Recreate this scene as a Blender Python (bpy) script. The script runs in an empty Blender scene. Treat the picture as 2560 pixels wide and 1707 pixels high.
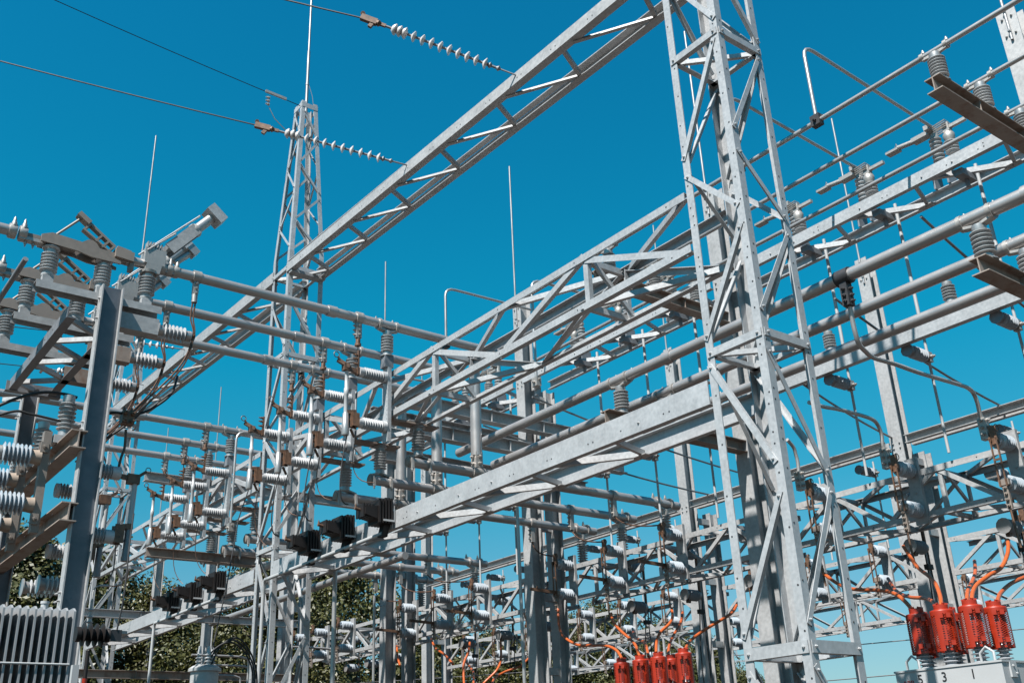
import bpy, math, random
from mathutils import Vector as V, Matrix
R = math.radians
random.seed(7)
sc = bpy.context.scene
COL = sc.collection

# ------------------------------------------------------------------ camera, sky, sun
cam_d = bpy.data.cameras.new("camera"); cam = bpy.data.objects.new("camera", cam_d); COL.objects.link(cam)
yaw, pit, rol = R(51.92143), R(23.25891), R(-2.475694)
fw = V((math.cos(yaw)*math.cos(pit), math.sin(yaw)*math.cos(pit), math.sin(pit)))
rt = V((math.sin(yaw), -math.cos(yaw), 0)); up = rt.cross(fw)
r2 = math.cos(rol)*rt + math.sin(rol)*up; u2 = -math.sin(rol)*rt + math.cos(rol)*up
m = Matrix((r2, u2, -fw)).transposed().to_4x4(); m.translation = V((0, 0, 1.6))
cam.matrix_world = m
cam_d.sensor_fit = 'HORIZONTAL'; cam_d.sensor_width = 36; cam_d.lens = 36*2530.418/2560
cam_d.clip_start = 0.05; cam_d.clip_end = 3000
sc.camera = cam

SUN_DIR = V((-1.0, -0.33, 1.45)).normalized()          # towards the sun
el = math.asin(SUN_DIR.z); az = math.atan2(SUN_DIR.x, SUN_DIR.y)
w = bpy.data.worlds.new("World"); sc.world = w; w.use_nodes = True
nt = w.node_tree; nt.nodes.clear()
out = nt.nodes.new('ShaderNodeOutputWorld'); bg = nt.nodes.new('ShaderNodeBackground')
sky = nt.nodes.new('ShaderNodeTexSky'); sky.sky_type = 'NISHITA'; sky.sun_disc = False
sky.sun_elevation = el; sky.sun_rotation = az; sky.air_density = 1.0; sky.dust_density = 0.4; sky.ozone_density = 2.0
tint = nt.nodes.new('ShaderNodeMix'); tint.data_type = 'RGBA'; tint.blend_type = 'MULTIPLY'; tint.inputs[0].default_value = 1
gtc = nt.nodes.new('ShaderNodeTexCoord'); gsx = nt.nodes.new('ShaderNodeSeparateXYZ'); grp = nt.nodes.new('ShaderNodeValToRGB')   # sky tint by height above the horizon
nt.links.new(gtc.outputs['Generated'], gsx.inputs[0]); nt.links.new(gsx.outputs[2], grp.inputs[0])
ce = grp.color_ramp.elements; ce[0].position = 0.05; ce[0].color = (.55, .74, .80, 1); ce[1].position = 0.68; ce[1].color = (0.03, 1.12, 1.3, 1)
for ps_, c_ in ((0.82, (.02, .75, .88, 1)), (0.98, (.02, .5, .6, 1)), (0.14, (.50, .86, .86, 1)), (0.25, (.18, 1.02, 1.0, 1)), (0.38, (.03, 1.2, 1.2, 1))):  # unseen sky towards the zenith is darkened to cut fill light
    e_ = ce.new(ps_); e_.color = c_
nt.links.new(sky.outputs[0], tint.inputs[6]); nt.links.new(grp.outputs[0], tint.inputs[7])
nt.links.new(tint.outputs[2], bg.inputs[0]); nt.links.new(bg.outputs[0], out.inputs[0])
bg.inputs[1].default_value = 0.0502
sd = bpy.data.lights.new("sun", 'SUN'); sd.energy = 5.0; sd.angle = R(0.5); sd.color = (1.0, 0.965, 0.92)
so = bpy.data.objects.new("sun", sd); COL.objects.link(so)
so.rotation_euler = (-SUN_DIR).to_track_quat('-Z', 'Y').to_euler()
sc.view_settings.view_transform = 'Standard'; sc.view_settings.look = 'None'
sc.view_settings.gamma = 1; sc.view_settings.exposure = 1.22

# ------------------------------------------------------------------ materials
ALB = .55                                          # one albedo scale for the whole yard, matched to the exposure above
def mat(name, col, rough=.5, metal=0.0, var=.12, scale=18, rust=0.0, col2=None, bump=0.0, spec=.5, objvar=.08, detail=6, streak=0.0):
    two = col2 is not None; col = tuple(c*ALB for c in col); col2 = tuple(c*ALB for c in (col2 or (.22, .10, .05)))
    M = bpy.data.materials.new(name); M.use_nodes = True; n = M.node_tree; L = n.links.new
    b = n.nodes['Principled BSDF']; b.inputs['Roughness'].default_value = rough; b.inputs['Metallic'].default_value = metal
    b.inputs['Specular IOR Level'].default_value = spec
    tc = n.nodes.new('ShaderNodeTexCoord')
    no = n.nodes.new('ShaderNodeTexNoise'); no.inputs['Scale'].default_value = scale; no.inputs['Detail'].default_value = detail
    L(tc.outputs['Object'], no.inputs[0])
    no2 = n.nodes.new('ShaderNodeTexNoise'); no2.inputs['Scale'].default_value = scale*.13; no2.inputs['Detail'].default_value = 4
    L(tc.outputs['Object'], no2.inputs[0])
    add = n.nodes.new('ShaderNodeMath'); add.operation = 'ADD'; L(no.outputs[0], add.inputs[0]); L(no2.outputs[0], add.inputs[1])
    oi = n.nodes.new('ShaderNodeObjectInfo')
    ov = n.nodes.new('ShaderNodeMath'); ov.operation = 'MULTIPLY_ADD'; L(oi.outputs['Random'], ov.inputs[0]); ov.inputs[1].default_value = objvar/max(var, .01); L(add.outputs[0], ov.inputs[2])
    mr = n.nodes.new('ShaderNodeMapRange'); L(ov.outputs[0], mr.inputs[0])
    mr.inputs[1].default_value = .6; mr.inputs[2].default_value = 1.45; mr.inputs[3].default_value = 1-var; mr.inputs[4].default_value = 1+var
    mx = n.nodes.new('ShaderNodeMix'); mx.data_type = 'RGBA'; mx.blend_type = 'MULTIPLY'; mx.inputs[0].default_value = 1
    mx.inputs[6].default_value = (*col, 1); L(mr.outputs[0], mx.inputs[7])
    last = mx.outputs[2]
    if rust > 0 or two:
        no3 = n.nodes.new('ShaderNodeTexNoise'); no3.inputs['Scale'].default_value = scale*.35; no3.inputs['Detail'].default_value = 8; no3.inputs['Roughness'].default_value = .7
        mp = n.nodes.new('ShaderNodeMapping'); mp.inputs['Location'].default_value = (3.1, 7.7, 1.3); mp.inputs['Scale'].default_value = (1, 1, .35 if streak else 1)
        L(tc.outputs['Object'], mp.inputs[0]); L(mp.outputs[0], no3.inputs[0])
        rp = n.nodes.new('ShaderNodeMapRange'); L(no3.outputs[0], rp.inputs[0])
        t0 = .74-rust*.5 if rust > 0 else .4
        rp.inputs[1].default_value = t0; rp.inputs[2].default_value = t0+.16; rp.inputs[3].default_value = 0; rp.inputs[4].default_value = .85
        m2 = n.nodes.new('ShaderNodeMix'); m2.data_type = 'RGBA'; L(rp.outputs[0], m2.inputs[0]); L(last, m2.inputs[6])
        m2.inputs[7].default_value = (*col2, 1); last = m2.outputs[2]
    L(last, b.inputs['Base Color'])
    rr = n.nodes.new('ShaderNodeMapRange'); L(no.outputs[0], rr.inputs[0]); rr.inputs[3].default_value = max(rough-.12, .02); rr.inputs[4].default_value = min(rough+.14, 1)
    L(rr.outputs[0], b.inputs['Roughness'])
    if bump:
        bp = n.nodes.new('ShaderNodeBump'); bp.inputs['Strength'].default_value = bump; bp.inputs['Distance'].default_value = .01
        L(no.outputs[0], bp.inputs['Height']); L(bp.outputs[0], b.inputs['Normal'])
    return M
GALV = mat("galvanised_steel", (.57, .58, .59), .46, .3, .24, 24, rust=.02, objvar=.05)
GALV2 = mat("weathered_galvanised_steel", (.49, .49, .49), .52, .2, .28, 18, rust=.06, col2=(.28, .21, .16), objvar=.06)
DULL = mat("dull_plate_steel", (.26, .27, .29), .5, .3, .3, 9, rust=.12, col2=(.13, .14, .16), bump=.25)
SLATE = mat("shaded_patina_web_steel", (.15, .165, .19), .42, .3, .35, 7, rust=.25, col2=(.07, .08, .10), bump=.3)  # mottled patina, with the flanges' shade on the web put into the colour
RUSTB = mat("rusty_beam_steel", (.34, .28, .24), .7, .1, .2, 12, rust=.5, col2=(.24, .13, .08), streak=1)
ALU = mat("aluminium_tube", (.60, .58, .57), .36, .6, .1, 3, objvar=.03, detail=3)
CAST = mat("cast_aluminium", (.52, .49, .46), .45, .5, .18, 30)
BRONZE = mat("tan_cast_bronze", (.34, .285, .245), .55, .3, .15, 14)
TANC = mat("tan_cap_metal", (.42, .33, .26), .6, .2, .2, 10)
COPPER = mat("rust_brown_copper", (.21, .115, .07), .5, .3, .55, 22, rust=.45, col2=(.08, .055, .045))
GREYP = mat("grey_porcelain", (.50, .51, .515), .25, 0, .2, 5, spec=.6, objvar=.12)
WHITEP = mat("pale_porcelain", (.57, .575, .585), .25, 0, .2, 5, spec=.6, objvar=.12)
BLUEP = mat("sky_grey_porcelain", (.50, .55, .60), .15, 0, .15, 5, spec=.7)
BLACKR = mat("black_epoxy", (.017, .013, .012), .55, 0, .2, 8, spec=.3)
WIRE = mat("dark_wire", (.012, .011, .011), .6, 0, .1, 10)
WIREL = mat("bare_wire", (.28, .27, .27), .4, .6, .1, 10)
BROWNW = mat("brown_copper_wire", (.16, .085, .055), .45, .4, .3, 10)
ORANGE = mat("orange_cable_jacket", (.56, .115, .022), .38, 0, .12, 6)
RED = mat("red_bird_guard", (.34, .023, .005), .38, 0, .3, 7, objvar=.25)
PAINT = mat("light_grey_paint", (.54, .55, .555), .4, 0, .07, 4)
FINP = mat("shaded_fin_paint", (.36, .37, .385), .4, 0, .07, 4)  # darker copy of the light paint, puts shade into the gaps between fins
HOLE = mat("dark_bolt", (.06, .06, .065), .5, .4, .1, 10)
GLASSD = mat("disc_porcelain", (.80, .75, .73), .25, 0, .06, 8)
INK = mat("black_lettering", (.012, .012, .014), .5, 0, .02, 5)
REDINK = mat("red_lettering", (.55, .03, .04), .5, 0, .02, 5)
LEAF = mat("leaf_green", (.058, .068, .011), .5, 0, .5, 1.2, col2=(.095, .09, .014), objvar=.12)
BARK = mat("bark", (.11, .085, .065), .85, 0, .3, 6, bump=.4)
GRAV = mat("gravel", (.07, .052, .04), .9, 0, .3, 3, bump=.5)
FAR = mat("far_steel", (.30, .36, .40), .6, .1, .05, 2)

# ------------------------------------------------------------------ mesh builder
X, Y, Z = V((1, 0, 0)), V((0, 1, 0)), V((0, 0, 1))
class MB:
    def __init__(s): s.v = []; s.f = []; s.mi = []; s.sm = False; s.webmi = 0
    def face(s, idx, mi=0): s.f.append(idx); s.mi.append(mi)
    def hexa(s, o, a, b, c, mi=0):
        k = len(s.v); o = V(o)
        s.v += [o, o+a, o+a+b, o+b, o+c, o+a+c, o+a+b+c, o+b+c]
        q = ((0, 3, 2, 1), (4, 5, 6, 7), (0, 1, 5, 4), (1, 2, 6, 5), (2, 3, 7, 6), (3, 0, 4, 7))
        if V(a).cross(V(b)).dot(V(c)) < 0: q = [t[::-1] for t in q]
        for t in q: s.face(tuple(k+i for i in t), mi)
        return s
    def box(s, lo, hi, mi=0):
        lo, hi = V(lo), V(hi); d = hi-lo
        return s.hexa(lo, V((d.x, 0, 0)), V((0, d.y, 0)), V((0, 0, d.z)), mi)
    def bar(s, p, q, h, wd, u=Z, mi=0):
        p, q = V(p), V(q); d = (q-p).normalized(); u = V(u); u = (u-d*u.dot(d)).normalized(); x = d.cross(u)
        return s.hexa(p-u*h/2-x*wd/2, q-p, u*h, x*wd, mi)
    def ang(s, p, q, u, v, a=.08, b=None, t=.011):
        p, q = V(p), V(q); b = b or a; d = (q-p).normalized()
        u = V(u); u = (u-d*u.dot(d)).normalized(); v = V(v); v = (v-d*v.dot(d)); v = (v-u*v.dot(u)).normalized()
        s.hexa(p, q-p, u*a, v*t); s.hexa(p+v*t, q-p, u*t, v*(b-t)); return s
    def chan(s, p, q, u, v, H, F, t=.014):
        p, q = V(p), V(q); u, v = V(u), V(v)
        s.hexa(p, q-p, u*H, v*t); s.hexa(p+v*t, q-p, u*t, v*(F-t)); s.hexa(p+v*t+u*(H-t), q-p, u*t, v*(F-t)); return s
    def ibeam(s, p, q, u, v, H, W, t=.014):          # p,q on the axis
        p, q = V(p), V(q); u, v = V(u), V(v); d = q-p
        s.hexa(p-u*H/2-v*W/2, d, u*t, v*W); s.hexa(p+u*(H/2-t)-v*W/2, d, u*t, v*W); s.hexa(p-u*(H/2-t)-v*t/2, d, u*(H-2*t), v*t, s.webmi); return s
    def ring(s, c, x, y, r, n):
        k = len(s.v)
        for i in range(n):
            a = 2*math.pi*i/n; s.v.append(c+x*(r*math.cos(a))+y*(r*math.sin(a)))
        return k
    def lathe(s, o, d, prof, n=12, mi=0, cap=True):
        o, d = V(o), V(d).normalized(); t = X if abs(d.x) < .8 else Y
        x = (t-d*t.dot(d)).normalized(); y = d.cross(x); prev = None
        for r, h in prof:
            k = s.ring(o+d*h, x, y, max(r, .0005), n)
            if prev is not None:
                for i in range(n):
                    j = (i+1) % n; s.face((prev+i, prev+j, k+j, k+i), mi)
            elif cap: s.face(tuple(range(k+n-1, k-1, -1)), mi)
            prev = k
        if cap: s.face(tuple(range(prev, prev+n)), mi)
        s.sm = True; return s
    def cyl(s, p, q, r, n=12, mi=0, r2=None):
        p, q = V(p), V(q); return s.lathe(p, q-p, [(r, 0), (r if r2 is None else r2, (q-p).length)], n, mi)
    def tube(s, pts, r, n=8, mi=0, close=False):
        pts = [V(p) for p in pts]; prev = None; x = None
        for i, p in enumerate(pts):
            a = pts[max(i-1, 0)]; b = pts[min(i+1, len(pts)-1)]
            if close: a = pts[i-1]; b = pts[(i+1) % len(pts)]
            d = (b-a).normalized()
            if x is None:
                t = Z if abs(d.z) < .8 else X; x = (t-d*t.dot(d)).normalized()
            else: x = (x-d*x.dot(d)).normalized()
            y = d.cross(x); k = s.ring(p, x, y, r, n)
            if prev is not None:
                for j in range(n): l = (j+1) % n; s.face((prev+j, prev+l, k+l, k+j), mi)
            else:
                first = k
                if not close: s.face(tuple(range(k+n-1, k-1, -1)), mi)
            prev = k
        if close:
            for j in range(n): l = (j+1) % n; s.face((prev+j, prev+l, first+l, first+j), mi)
        else: s.face(tuple(range(prev, prev+n)), mi)
        s.sm = True; return s
    def bolt(s, p, nrm, r=.014, h=.014, mi=0, n=6):
        nrm = V(nrm); return s.lathe(V(p)-nrm*.001, nrm, [(r, 0), (r, h), (r*.55, h+.001), (r*.5, h*1.7)], n, mi)
    def dot(s, p, nrm, r=.011): nrm = V(nrm); return s.lathe(V(p)-nrm*.002, nrm, [(r, 0), (r, .0045)], 6, 1)
    def build(s, name, mats, org=V((0, 0, 0))):
        me = bpy.data.meshes.new(name); org = V(org)
        me.from_pydata([tuple(p-org) for p in s.v], [], s.f)
        for M in (mats if isinstance(mats, (list, tuple)) else [mats]): me.materials.append(M)
        if any(s.mi): me.polygons.foreach_set('material_index', s.mi)
        if s.sm:
            me.polygons.foreach_set('use_smooth', [True]*len(s.f)); me.set_sharp_from_angle(angle=R(50))
        me.update(); o = bpy.data.objects.new(name, me); COL.objects.link(o); return o
ORG = {}
def thing(name, label, cat, loc=(0, 0, 0), group=None):
    o = bpy.data.objects.new(name, None); COL.objects.link(o); o.location = loc; o.empty_display_size = .2
    o['label'] = label; o['category'] = cat; ORG[o.name] = V(loc)
    if group: o['group'] = group
    o['kind'] = 'thing'
    return o
def part(name, mb, M, parent, label=None):
    org = ORG[parent.name]; o = mb.build(name, M, org); o.parent = parent; ORG[o.name] = org
    if label: o['label'] = label
    return o
def solo(name, mb, M, label, cat, group=None):
    o = mb.build(name, M); o['label'] = label; o['category'] = cat; ORG[o.name] = V((0, 0, 0))
    if group: o['group'] = group
    o['kind'] = 'thing'
    return o
def kind(o, k): o['kind'] = k; return o
def dup(root, loc=None, rot=None, scale=None, label=None, group=None):
    r = root.copy(); COL.objects.link(r)
    if loc is not None: r.location = loc
    if rot is not None: r.rotation_euler = rot
    if scale is not None: r.scale = (scale,)*3 if not isinstance(scale, tuple) else scale
    if label: r['label'] = label
    if group: r['group'] = group
    for ch in list(root.children):
        c = ch.copy(); COL.objects.link(c); c.parent = r
        for g in list(ch.children):
            d = g.copy(); COL.objects.link(d); d.parent = c
    return r
class Proto:                                   # the first placement uses the prototype itself
    def __init__(s, root): s.root = root; s.used = False
    def put(s, loc, rot=(0, 0, 0), scale=1.0, label=None, group=None):
        if not s.used:
            s.used = True; r = s.root; r.location = loc; r.rotation_euler = rot
            r.scale = (scale,)*3 if not isinstance(scale, tuple) else scale
            if label: r['label'] = label
            if group: r['group'] = group
            return r
        return dup(s.root, loc, rot, scale, label, group)
ORD = ['first', 'second', 'third', 'fourth', 'fifth', 'sixth', 'seventh', 'eighth', 'ninth', 'tenth', 'eleventh', 'twelfth']
def lerp(a, b, t): return V(a)*(1-t)+V(b)*t

def sheds(rc, rs, n, h0, h1, thick=.42):
    p = []; st = (h1-h0)/n
    for i in range(n):
        h = h0+st*i; p += [(rc, h), (rc, h+st*.28), (rs, h+st*.46), (rs*1.0, h+st*.58), (rc*1.1, h+st*.86)]
    return p+[(rc, h1)]

def bez(p, n=20):
    p = [V(q) for q in p]; out_ = []
    for i in range(len(p)-1):
        a = p[max(i-1, 0)]; b = p[i]; c = p[i+1]; d = p[min(i+2, len(p)-1)]
        for k in range(n):
            t = k/n; out_.append(.5*((2*b)+(-a+c)*t+(2*a-5*b+4*c-d)*t*t+(-a+3*b-3*c+d)*t**3))
    out_.append(p[-1]); return out_
# ------------------------------------------------------------------ ground
g = MB(); g.box((-1500, -1500, -.5), (1500, 1500, 0)); kind(g.build("ground", GRAV), 'structure')

# ------------------------------------------------------------------ lattice towers
def tower(label, x0, y0, S, ztop_straight, ztaper=None, seed=0, mastlen=0):
    T = thing("lattice_tower", label, "tower", (x0, y0, 0), "galvanised lattice towers")
    xs, ys = x0+S, y0+S; zt = ztop_straight; W = .104
    corners = [(x0, y0, 1, 1), (x0, ys, 1, -1), (xs, y0, -1, 1), (xs, ys, -1, -1)]
    cx, cy = x0+S/2, y0+S/2; k = .19
    for (cx0, cy0, sx, sy) in corners:
        mb = MB(); mb.ang((cx0, cy0, 0), (cx0, cy0, zt), X*sx, Y*sy, W, W, .013)
        rnd = random.Random(int(cx0*100+cy0*7))
        z = .5
        while z < zt-.2:
            if sx > 0: mb.dot((cx0, cy0+sy*rnd.choice((.035, .06)), z), -X)
            if sy > 0: mb.dot((cx0+sx*rnd.choice((.035, .06)), cy0, z+.04), -Y)
            z += rnd.choice((.12, .3, .42, .55))
        if ztaper:
            tx, ty = cx-sx*k, cy-sy*k
            mb.ang((cx0, cy0, zt), (tx, ty, ztaper), X*sx, Y*sy, W*.9, W*.9, .012)
        part("leg", mb, [GALV, HOLE], T)
    def br(p, q, u, v, a=.07):
        mb = MB(); mb.ang(p, q, u, v, a, a*.8, .009)
        for e, o_ in ((p, q), (q, p)):
            d = (V(o_)-V(e)).normalized(); c = V(e)+d*.05+V(u)*(a*.5)
            mb.bolt(c-V(v)*.002, -V(v), .016, .014)
        part("brace", mb, GALV, T)
    e = .016
    F1 = lambda t, z: V((x0-e+.002, y0+t*S, z)); F2 = lambda t, z: V((x0+t*S, y0-e+.002, z))
    F3 = lambda t, z: V((x0+t*S, ys-.035, z)); F4 = lambda t, z: V((xs-.035, y0+t*S, z))
    H = [2.6, 5.77, 9.72] + ([13.5] if zt > 12.8 else [11.72])
    for z in H:
        aw = .115 if z < 3 else .09
        for F, nv in ((F1, X), (F2, Y), (F3, -Y), (F4, -X)):
            br(F(.02, z-aw/2), F(.98, z-aw/2), Z, nv, aw)
        mb = MB(); mb.ang((x0+.03, ys-.03, z-.02), (xs-.03, y0+.03, z-.02), Z, (X+Y), .06, .05, .008); part("brace", mb, GALV, T)
    D1 = [(0, 9.62, 1, 8.26), (1, 8.08, 0, 7.34), (0, 7.07, 1, 5.92), (1, 5.66, 0, 4.38), (0, 4.06, 1, 2.74), (1, 2.45, 0, 1.4), (0, 1.2, 1, .2), (0, 9.88, 1, 11.0)]
    D2 = [(1, 9.6, 0, 8.3), (0, 8.05, 1, 7.34), (1, 7.13, 0, 6.0), (0, 5.6, 1, 4.33), (1, 4.16, 0, 2.78), (0, 2.45, 1, 1.4), (1, 1.2, 0, .2), (1, 9.84, 0, 10.95)]
    if zt > 12.8: D1 += [(1, 11.2, 0, 12.3), (0, 12.5, 1, 13.4)]; D2 += [(0, 11.2, 1, 12.3), (1, 12.5, 0, 13.4)]
    for L_, F, nv in ((D1, F1, X), (D2, F2, Y), (D2, F3, -Y), (D1, F4, -X)):
        for a, za, b, zb in L_:
            a_, b_ = (.06 if a == 0 else .94), (.06 if b == 0 else .94)
            p, q = F(a_, za), F(b_, zb); d = (q-p).normalized(); u = nv.cross(d)
            br(p, q, u, nv, .062)
    if ztaper:
        n = 5
        def fp(face, t, z):
            f = (z-zt)/(ztaper-zt); h = S/2*(1-f)+k*f
            c = {0: V((cx-h, cy-h+2*h*t, z)), 1: V((cx-h+2*h*t, cy-h, z)), 2: V((cx-h+2*h*t, cy+h, z)), 3: V((cx+h, cy-h+2*h*t, z))}[face]; return c
        for face, nv in ((0, X), (1, Y), (2, -Y), (3, -X)):
            for i in range(n):
                z1 = zt+.1+(ztaper-zt-.3)*i/n; z2 = zt+.02+(ztaper-zt-.3)*(i+1)/n; s_ = (i+face) % 2
                p, q = fp(face, .08+.84*s_, z1), fp(face, .92-.84*s_, z2); d = (q-p).normalized()
                br(p-nv*.004, q-nv*.004, nv.cross(d), nv, .05)
            p, q = fp(face, 0, ztaper-.12), fp(face, 1, ztaper-.12); mb = MB(); mb.bar(p-nv*.006, q-nv*.006, .12, .01, Z)
            part("cap_plate", mb, GALV, T)
        mb = MB(); mb.cyl((cx, cy, ztaper-.3), (cx, cy, ztaper+1.6), .036, 10); mb.cyl((cx, cy, ztaper+1.6), (cx, cy, ztaper+mastlen), .027, 8)
        mb.cyl((cx, cy, ztaper+.6), (cx, cy, ztaper+.66), .043, 10)
        mb.tube([(cx+.03, cy-.03, ztaper+.6), (cx+.1, cy-.08, ztaper+.3), (cx+.15, cy-.1, ztaper-.1)], .007, 5)
        part("lightning_mast", mb, ALU, T)
    return T
TA, TB = 6.02, 17.8
tower("tall galvanised lattice tower close to the camera, beside the breaker with red bushing covers", 8.044, TA, .79, 15.2)
tower("tapering lattice tower with a long mast at the far end of the big girder", 8.044, TB, .80, 12.1, 16.2, mastlen=7)
tower("distant lattice tower half hidden behind the dark column and copper jumpers", 8.044, 29.6, .80, 12.1, 16.2, mastlen=6)

# ------------------------------------------------------------------ girders
b0, b1 = 8.044, 8.834
def zb(a): return 11.10+.028*a
def ztp(a): return 11.26+.0335*a
def big_girder(a0, a1, label):
    G = thing("lattice_girder", label, "girder", (b0, a0, 0), "big girders between the towers")
    for bx, sgn in ((b0-.02, 1), (b1+.02, -1)):
        mb = MB(); A0, A1 = a0-.1, a1+.1
        p0, p1, t0, t1 = V((bx, A0, zb(A0))), V((bx, A1, zb(A1))), V((bx, A0, ztp(A0))), V((bx, A1, ztp(A1)))
        F = X*sgn*.12
        k = len(mb.v)
        for o in (p0, p1):                        # web
            pass
        mb.hexa(p0, p1-p0, t0-p0, X*sgn*.014); mb.hexa(p0+X*sgn*.014, p1-p0, F, Z*.014); mb.hexa(t0+X*sgn*.014-Z*.014, t1-t0, F, Z*.014)
        a = A0+.5
        while a < A1:
            for da in (0, .1):
                z = zb(a+da)+.08; mb.dot((bx, a+da, z), X*(-sgn))
            a += .82
        part("chord", mb, [GALV2, HOLE], G)
    a = a0+.35
    while a < a1-.6:
        n1 = V((b0+.1, a, zb(a)+.02)); f1 = V((b1-.06, a+.32, zb(a)+.02)); n2 = V((b0+.1, a+1.4, zb(a)+.02))
        mb = MB(); mb.ang(f1, n1, Z, Y, .075, .06, .01); part("lacing", mb, GALV2, G)
        mb = MB(); mb.ang(f1+Y*.02, n2, Z, -Y, .075, .06, .01); part("lacing", mb, GALV2, G)
        mb = MB(); mb.box(f1+V((-.06, -.1, -.012)), f1+V((.05, .1, .0))); part("gusset", mb, GALV2, G)
        a += 1.63
    mb = MB(); mb.bar((b0+.0, a1-.02, zb(a1)-.03), (b1, a1-.02, zb(a1)-.03), .06, .2, Z); part("end_strut", mb, GALV2, G)
big_girder(TA+.85, TB-.02, "long sloping lattice girder crossing the sky between the near tower and the masted tower")
big_girder(TB+.85, 29.55, "continuation of the big lattice girder beyond the masted tower, behind the bus tubes")

def twin_beam(a0, a1, bn, bf, z0, z1, label, name="twin_channel_beam", rail=False, stp=1.63, first=.6):
    G = thing(name, label, "beam", (bn, a0, 0), "twin channel beams")
    for bx, sgn in ((bn-.012, 1), (bf+.012, -1)):
        mb = MB(); mb.chan((bx, a0, z0), (bx, a1, z0), Z, X*sgn, z1-z0, .09)
        a = a0+.6; rnd = random.Random(int(a0*10+bn))
        while a < a1-.3:
            for da, dz in ((0, .35), (.09, .35), (.0, .65))[:rnd.choice((1, 2, 3))]: mb.dot((bx, a+da, z0+(z1-z0)*dz), X*(-sgn))
            if rnd.random() < .5: mb.bolt((bx, a+.5, z0+(z1-z0)*.4), X*(-sgn))
            a += rnd.choice((.5, .8, 1.1))
        part("channel", mb, [GALV, HOLE], G)
    a = a0+first
    while a < a1-.8:
        f1 = V((bf-.05, a, z0+.005)); n2 = V((bn+.03, a+.95, z0+.005)); n0 = V((bn+.03, a-.25, z0+.005))
        mb = MB(); mb.ang(f1, n2, Z, (Y+X), .085, .06, .01); part("lacing", mb, GALV, G)
        mb = MB(); mb.ang(f1-Y*.03, n0, Z, (Y-X), .07, .05, .01); part("lacing", mb, GALV, G)
        mb = MB(); mb.box(f1+V((-.1, -.12, -.012)), f1+V((.04, .1, -.001))); mb.bolt(f1+V((-.03, .02, -.012)), -Z); part("gusset", mb, GALV2, G)
        a += stp
    return G
twin_beam(TA+.82, TB-.03, b0, b1, 5.21, 5.485, "broad twin channel beam running from the near tower down to the black finned boxes", first=1.8)
twin_beam(TB+.84, 29.5, b0, b1, 5.21, 5.485, "twin channel beam beyond the masted tower, with another set of black finned boxes", first=.9)
for i, (a0, a1, lb) in enumerate([(-1, 4.6, "out past the right edge"), (4.9, 10.5, "high behind the near tower"), (10.8, 16.4, "behind the switch truss, centre"), (16.75, 22.3, "behind the masted tower")]):
    twin_beam(a0, a1, 13.1, 13.9, 9.6, 9.79, "slim twin channel beam on the second column row, "+lb, stp=1.43, first=.55)

def box_truss(a0, a1, bn, bf, z0, z1, panel, label, M=GALV, ch=.1, br=.07, start=0):
    G = thing("box_truss", label, "truss", (bn, a0, 0), "box trusses carrying switches")
    for bx, sx in ((bn, 1), (bf, -1)):
        for zz, sz in ((z0, 1), (z1, -1)):
            mb = MB(); mb.ang((bx, a0, zz), (bx, a1, zz), Z*sz, X*sx, ch, ch*.9, .011)
            a = a0+.3
            while a < a1:
                mb.dot((bx, a, zz+sz*ch*.5), X*(-sx)); a += panel*.5
            part("chord", mb, [M, HOLE], G)
    n = max(2, round((a1-a0)/panel)); st = (a1-a0)/n; e = .013
    def brace(p, q, u, v, s=br):
        mb = MB(); mb.ang(p, q, u, v, s, s*.8, .009); part("brace", mb, M, G)
    for i in range(n):
        A, Bm, C = a0+st*i, a0+st*(i+.5), a0+st*(i+1)
        for bx, sx in ((bn+e, 1), (bf-e, -1)):
            v = X*sx
            brace((bx, A+.03, z0+.05), (bx, Bm-.02, z1-.05), (Y if 1 else Z), v)
            brace((bx, Bm+.02, z1-.05), (bx, C-.03, z0+.05), Y, v)
            brace((bx+sx*.0105, Bm-.035, z0+.04), (bx+sx*.0105, Bm-.035, z1-.04), Y, v)
        for zz, s_ in ((z0+e, 1), (z1-e, -1)):
            if s_ > 0: brace((bf-.03, A+.03, zz), (bn+.03, Bm, zz), Z, Y+X, br*.9); brace((bn+.03, Bm+.05, zz+.004), (bf-.03, C, zz+.004), Z, Y-X, br*.9)
            else: brace((bn+.03, A+.03, zz-.06), (bf-.03, Bm, zz-.06), Z, Y+X, br*.9); brace((bf-.03, Bm+.03, zz-.06), (bn+.03, C, zz-.06), Z, Y+X, br*.9)
        brace((bn+.03, Bm-.06, z1-.06), (bf-.03, Bm-.06, z0+.06), Z, Y, br*.7)
        brace((bn+.02, Bm+.04, z1-.09), (bf-.02, Bm+.04, z1-.09), Z, Y, br)
        brace((bn+.02, Bm+.04, z0+.02), (bf-.02, Bm+.04, z0+.02), Z, Y, br)
    return G
box_truss(TA+.83, TB-.05, b0, b1, 7.08, 7.87, 3.42, "big open box truss spanning from the near tower towards the masted tower", GALV, .1, .085)
box_truss(TB+.9, 29.4, b0, b1, 7.08, 7.87, 3.42, "box truss beyond the masted tower carrying the farther fuse switches", GALV, .1, .085)
T1N, T1F, T1Z0, T1Z1 = 13.9, 14.7, 4.87, 5.6
TGRP = "box trusses carrying switches"
for a0, a1, lb in [(4.9, 10.45, "low box truss right of the near tower, above the red bushing covers"), (10.8, 16.3, "low box truss in the middle with orange cables hanging from it"), (16.8, 22.2, "low box truss left of the double steel column, behind the masted tower"), (22.6, 28.2, "low box truss far down the row near the trees")]:
    box_truss(a0, a1, T1N, T1F, T1Z0, T1Z1, 1.85, lb, GALV2, .09, .065)
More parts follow.
